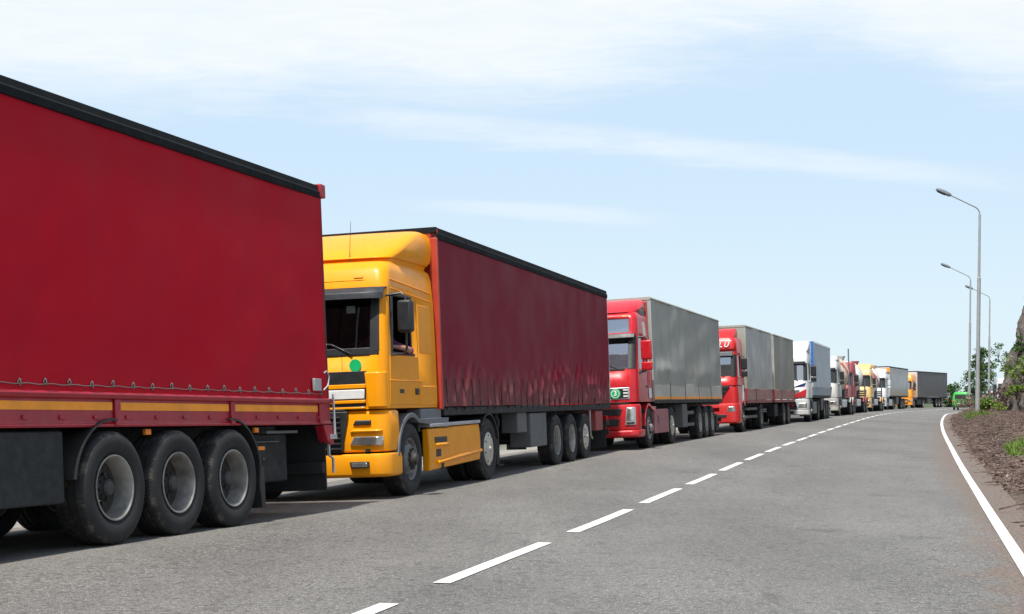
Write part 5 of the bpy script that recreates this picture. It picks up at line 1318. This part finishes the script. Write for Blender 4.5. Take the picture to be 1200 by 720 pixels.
# ------------------------------------------------------------------ vegetation
def leaf_mat(name, a, b, trans=.25):
    m, t, p = mat(name)
    o = t.node('ShaderNodeTexCoord').outputs['Object']
    n = t.noise(o, 1.1, 4., .6); n2 = t.noise(o, 11., 2., .5)
    c = t.mix(t.ramp(t.math('ADD', t.math('MULTIPLY', n, .6), t.math('MULTIPLY', n2, .4)), .36, .64), a, b)
    t.put(p.inputs['Base Color'], c); p.inputs['Roughness'].default_value = .55
    tl = t.node('ShaderNodeBsdfTranslucent'); t.put(tl.inputs[0], c)
    mx = t.node('ShaderNodeMixShader'); mx.inputs[0].default_value = trans
    t.l.new(p.outputs[0], mx.inputs[1]); t.l.new(tl.outputs[0], mx.inputs[2]); t.l.new(mx.outputs[0], t.n['Material Output'].inputs[0])
    return m
MT['leaf'] = leaf_mat('green leaves', (.035, .085, .018), (.085, .16, .035))
MT['leaf_deep'] = leaf_mat('deep green leaves', (.022, .062, .022), (.06, .125, .04))
MT['leaf_bright'] = leaf_mat('yellow green leaves', (.09, .17, .015), (.20, .29, .035))
MT['leaf_dry'] = leaf_mat('dry brown leaves', (.095, .056, .045), (.235, .155, .125), .1)
MT['grass'] = leaf_mat('grass blades', (.085, .17, .015), (.20, .30, .05), .3)
MT['bark'] = plain('bark', (.10, .075, .055), .9, bump=.5, bscale=20, var=.3)
MT['drytwig'] = leaf_mat('dry twigs', (.085, .052, .042), (.23, .165, .135), .0)
def rv(r=1.):
    while True:
        v = Vector((rnd.uniform(-1, 1), rnd.uniform(-1, 1), rnd.uniform(-1, 1)))
        if .01 < v.length < 1: return v * r
def leaves(mb, c, spread, n, size, flat=1.):
    for _ in range(n):
        p = c + Vector([a * b for a, b in zip(rv(), spread)])
        d = rv().normalized(); d.z = d.z * .6 - .15; d.normalize(); q = d.cross(rv()).normalized(); s = size * rnd.uniform(.6, 1.35)
        a = p; e = p + d * s
        w = q * s * .32; mid = p + d * s * .5
        up = d.cross(q) * s * .08
        mb.add([a, mid + w + up, e, mid - w + up], [(0, 1, 2, 3)])
def tree(name, label, cat, x, y, z, h, w, leafm, nclump, nleaf, size, trunk=.14, lean=(0, 0), low=.3, group=None, bare=.0, drop=0.):
    r = thing(name, label, cat, group)
    tb = MB(); lb = MB()
    top = Vector((lean[0], lean[1], h * .8))
    P = [Vector((0, 0, -.3)), Vector((lean[0] * .2 + rnd.uniform(-.1, .1), lean[1] * .2, h * .25)), Vector((lean[0] * .55, lean[1] * .5, h * .55)), top]
    tb.tube(P, [trunk, trunk * .8, trunk * .5, trunk * .15], 8)
    for k in range(nclump):
        f = low + (1 - low) * ((k + rnd.random()) / nclump)
        a = k * 2.4 + rnd.uniform(-.5, .5)
        prof = math.sin(math.pi * min(1, .16 + .84 * (f - low) / (1 - low + 1e-6)) ** .8)
        rad = w * .5 * max(.25, prof) * rnd.uniform(.45, 1.05)
        q = min(f * h * .8, h * .78); k2 = q / (h * .8)
        s0 = Vector((lean[0] * k2, lean[1] * k2, q * .85))
        tip = Vector((lean[0] * k2 + math.cos(a) * rad, lean[1] * k2 + math.sin(a) * rad, f * h + rnd.uniform(-.05, .1) * h))
        mid = (s0 + tip) * .5 + Vector((0, 0, .06 * h))
        tb.tube([s0, mid, tip], [trunk * .38, trunk * .22, trunk * .06], 5)
        cs = w * rnd.uniform(.10, .20)
        leaves(lb, tip, (cs * 1.2, cs * 1.2, cs * .75), int(nleaf * rnd.uniform(.6, 1.3)), size)
        leaves(lb, mid * .4 + tip * .6, (cs, cs, cs * .6), int(nleaf * .45), size)
        for _ in range(3):
            e = tip + rv(cs * 1.4); tb.tube([mid * .3 + tip * .7, e], [trunk * .08, trunk * .03], 3)
    tb.build('trunk', 'bark', r)
    lb.build('crown', leafm, r, sharp=0, recalc=False)
    r.location = (x, y, z)
    return r
def P2(px, Y): return (px - 600) / F_PX * Y
tree('tree', 'open green tree behind the lamp posts, sky showing through its crown', 'tree', P2(1147, 205), 205, 0., 7.6, 5.2, 'leaf', 34, 55, .34, low=.22, lean=(.4, 0))
tree('tree', 'low green tree at the end of the dark grey trailer', 'tree', P2(1116, 182), 182, -.1, 2.9, 3.0, 'leaf', 22, 70, .26, low=.1)
tree('tree', 'dense green tree behind the green van', 'tree', P2(1139, 190), 190, -.1, 2.7, 4.0, 'leaf_deep', 24, 70, .28, low=.08)
tree('tree', 'thin tree leaning out over the white coach with a feathery crown', 'tree', P2(1192, 92), 92, 1.9, 2.9, 1.7, 'leaf', 9, 18, .15, low=.55, lean=(-1.25, 0), trunk=.05)
def on_rock(u, v, out=.0):
    p = Vector(rockfn(u, v)); return p
def bush(label, loc, w, h, leafm, n, size, name='bush', seed=0, twig='bark'):
    r = thing(name, label, 'bush'); tb = MB(); lb = MB()
    for k in range(n):
        a = rnd.uniform(0, 6.28); rad = w * .5 * math.sqrt(rnd.random()); zz = h * rnd.uniform(.2, 1) * (1 - .5 * (rad / (w * .5))**2)
        tip = Vector((math.cos(a) * rad, math.sin(a) * rad, zz)); tb.tube([(rnd.uniform(-.1, .1) * w, rnd.uniform(-.1, .1) * w, -.15), tip * .55 + Vector((0, 0, .1 * h)), tip], [.022, .014, .005], 4)
        leaves(lb, tip, (w * .13, w * .13, h * .13), 26, size)
    tb.build('stems', twig, r); lb.build('foliage', leafm, r, sharp=0, recalc=False)
    r.location = loc; return r
def find_rock(px, py):
    """point of the rock surface that the photograph shows at this pixel"""
    best = None
    for i in range(0, 261, 2):
        for j in range(0, 60):
            q = rockfn(i / 260, j / 90); X = 600 + F_PX * q[0] / q[1]; Y = 466 - F_PX * (q[2] - CAM_H) / q[1]
            d = (X - px)**2 + (Y - py)**2 + q[1] * .3
            if best is None or d < best[0]: best = (d, q)
    return Vector(best[1])
for px, py, w, h, lm, n, lab in [(1199, 430, 1.9, 1.8, 'leaf_bright', 26, 'yellow green bush growing on the rock face at the picture edge'), (1199, 408, 1.4, 1.0, 'leaf', 16, 'small dark green bush high on the rock face'),
                                 (1196, 458, 1.0, .8, 'leaf_bright', 9, 'small bush low on the rock face, above the brown litter')]:
    q = find_rock(px, py); bush(lab, q + Vector((-.25, -.35, -h * .4)), w, h, lm, n, .15)
q = Vector((P2(1158, 74), 74, gz(P2(1158, 74), 74)))
bush('leafy yellow green shrub at the foot of the rock, below the white coach', q, 1.5, .85, 'leaf_bright', 26, .13)
q = Vector((P2(1179, 77), 77, gz(P2(1179, 77), 77)))
bush('dry brown bush leaning on the foot of the rock', q, 2.0, 1.5, 'leaf_dry', 40, .13, twig='drytwig')
q = Vector((P2(1146, 96), 96, gz(P2(1146, 96), 96)))
bush('low heap of dry brown brushwood between the lamp posts and the green van', q, 2.6, .95, 'leaf_dry', 50, .12, twig='drytwig')

def verge_litter():
    """broken twigs, bark and dead leaves strewn over the verge, and grass: nobody could count them"""
    npr = np.random.default_rng(5)
    n = 38000
    s = npr.uniform(9, 92, n) ** 1.0; keep = npr.random(n) < np.clip(26 / s, .15, 1.); s = s[keep]
    d = .28 + np.abs(npr.normal(0, 1, len(s))) * 2.1 + npr.random(len(s)) * .5
    k = np.interp(s, SE, np.arange(len(SE))).astype(int)
    X = PE[k, 0] + NE[k, 0] * d; Y = PE[k, 1] + NE[k, 1] * d
    Z, _, e = land_z(X, Y)
    clump = np.sin(X * 2.3 + Y) * np.sin(Y * 1.7 - X * 1.1) + .6 * np.sin(X * 5.1 - Y * 2.2)
    tw = MB(); lf = MB()
    for x, y, z, c, dd in zip(X, Y, Z, clump, d):
        if c < -.45 and rnd.random() < .75: continue
        if dd < 1.1 and rnd.random() < (1.1 - dd) * .75: continue
        if rnd.random() < .42:
            L = rnd.uniform(.15, .85) * (1.3 if rnd.random() < .1 else 1); a = rnd.uniform(0, 6.28); tl = rnd.gauss(0, .16) + .05
            dv = Vector((math.cos(a) * math.cos(tl), math.sin(a) * math.cos(tl), math.sin(tl))) * L
            p = Vector((x, y, z + rnd.uniform(.0, .10))); w = rnd.uniform(.004, .013)
            bend = Vector((rnd.uniform(-.1, .1), rnd.uniform(-.1, .1), rnd.uniform(-.02, .06))) * L
            tw.tube([p - dv * .5, p + bend, p + dv * .5], [w, w * .8, w * .4], 3)
        else:
            leaves(lf, Vector((x, y, z + .03)), (.14, .14, .05), 3, rnd.uniform(.03, .085))
    o = tw.build('broken_twigs', 'drytwig', sharp=0, recalc=False); tag(o, 'tangle of broken brown twigs strewn over the verge', 'twigs', kind='stuff')
    o = lf.build('dead_leaves', 'leaf_dry', sharp=0, recalc=False); tag(o, 'brown dead leaves lying among the twigs on the verge', 'dead leaves', kind='stuff')
    g = MB()
    def patch(px, py, Y, rx, ry, n, h):
        x0 = P2(px, Y)
        for _ in range(n):
            a = rnd.uniform(0, 6.28); q = math.sqrt(rnd.random()); x = x0 + math.cos(a) * q * rx; y = Y + math.sin(a) * q * ry
            hh = h * rnd.uniform(.5, 1.2) * (1.15 - .7 * q)
            Ls.append((x, y, hh))
    Ls = []
    patch(1192, 524, 30.5, .75, 2.2, 1500, .30); patch(1205, 520, 30, 1.2, 2.8, 1500, .34)
    patch(1137, 488, 63, .75, 2.2, 520, .36); patch(1130, 488, 68, .7, 2.2, 260, .34); patch(1203, 545, 24, .5, 1.5, 500, .2)
    patch(1108, 478, 150, 2.0, 4, 500, .5)
    for px, Y in ((1150, 40), (1165, 34), (1178, 27), (1128, 50), (1160, 52), (1185, 44), (1196, 36), (1170, 60)): patch(px, 0, Y, .3, .6, 45, .16)
    A = np.array(Ls); Z, _, ge = land_z(A[:, 0], A[:, 1])
    for (x, y, hh), z, q in zip(Ls, Z, ge):
        if q < 1.0: continue
        a = rnd.uniform(0, 6.28); w = rnd.uniform(.006, .013) * (1 + y / 60); dx, dy = math.cos(a), math.sin(a); l = rnd.uniform(.1, .6) * hh
        b = rnd.uniform(0, 6.28); lx, ly = math.cos(b) * l, math.sin(b) * l
        g.add([(x - dx * w, y - dy * w, z - .02), (x + dx * w, y + dy * w, z - .02), (x + dx * w * .7 + lx * .4, y + dy * w * .7 + ly * .4, z + hh * .6), (x - dx * w * .7 + lx * .4, y - dy * w * .7 + ly * .4, z + hh * .6), (x + lx, y + ly, z + hh)],
              [(0, 1, 2, 3), (3, 2, 4)])
    o = g.build('grass', 'grass', sharp=0, recalc=False); tag(o, 'bright green grass tufts growing through the verge litter', 'grass', kind='stuff')
verge_litter()
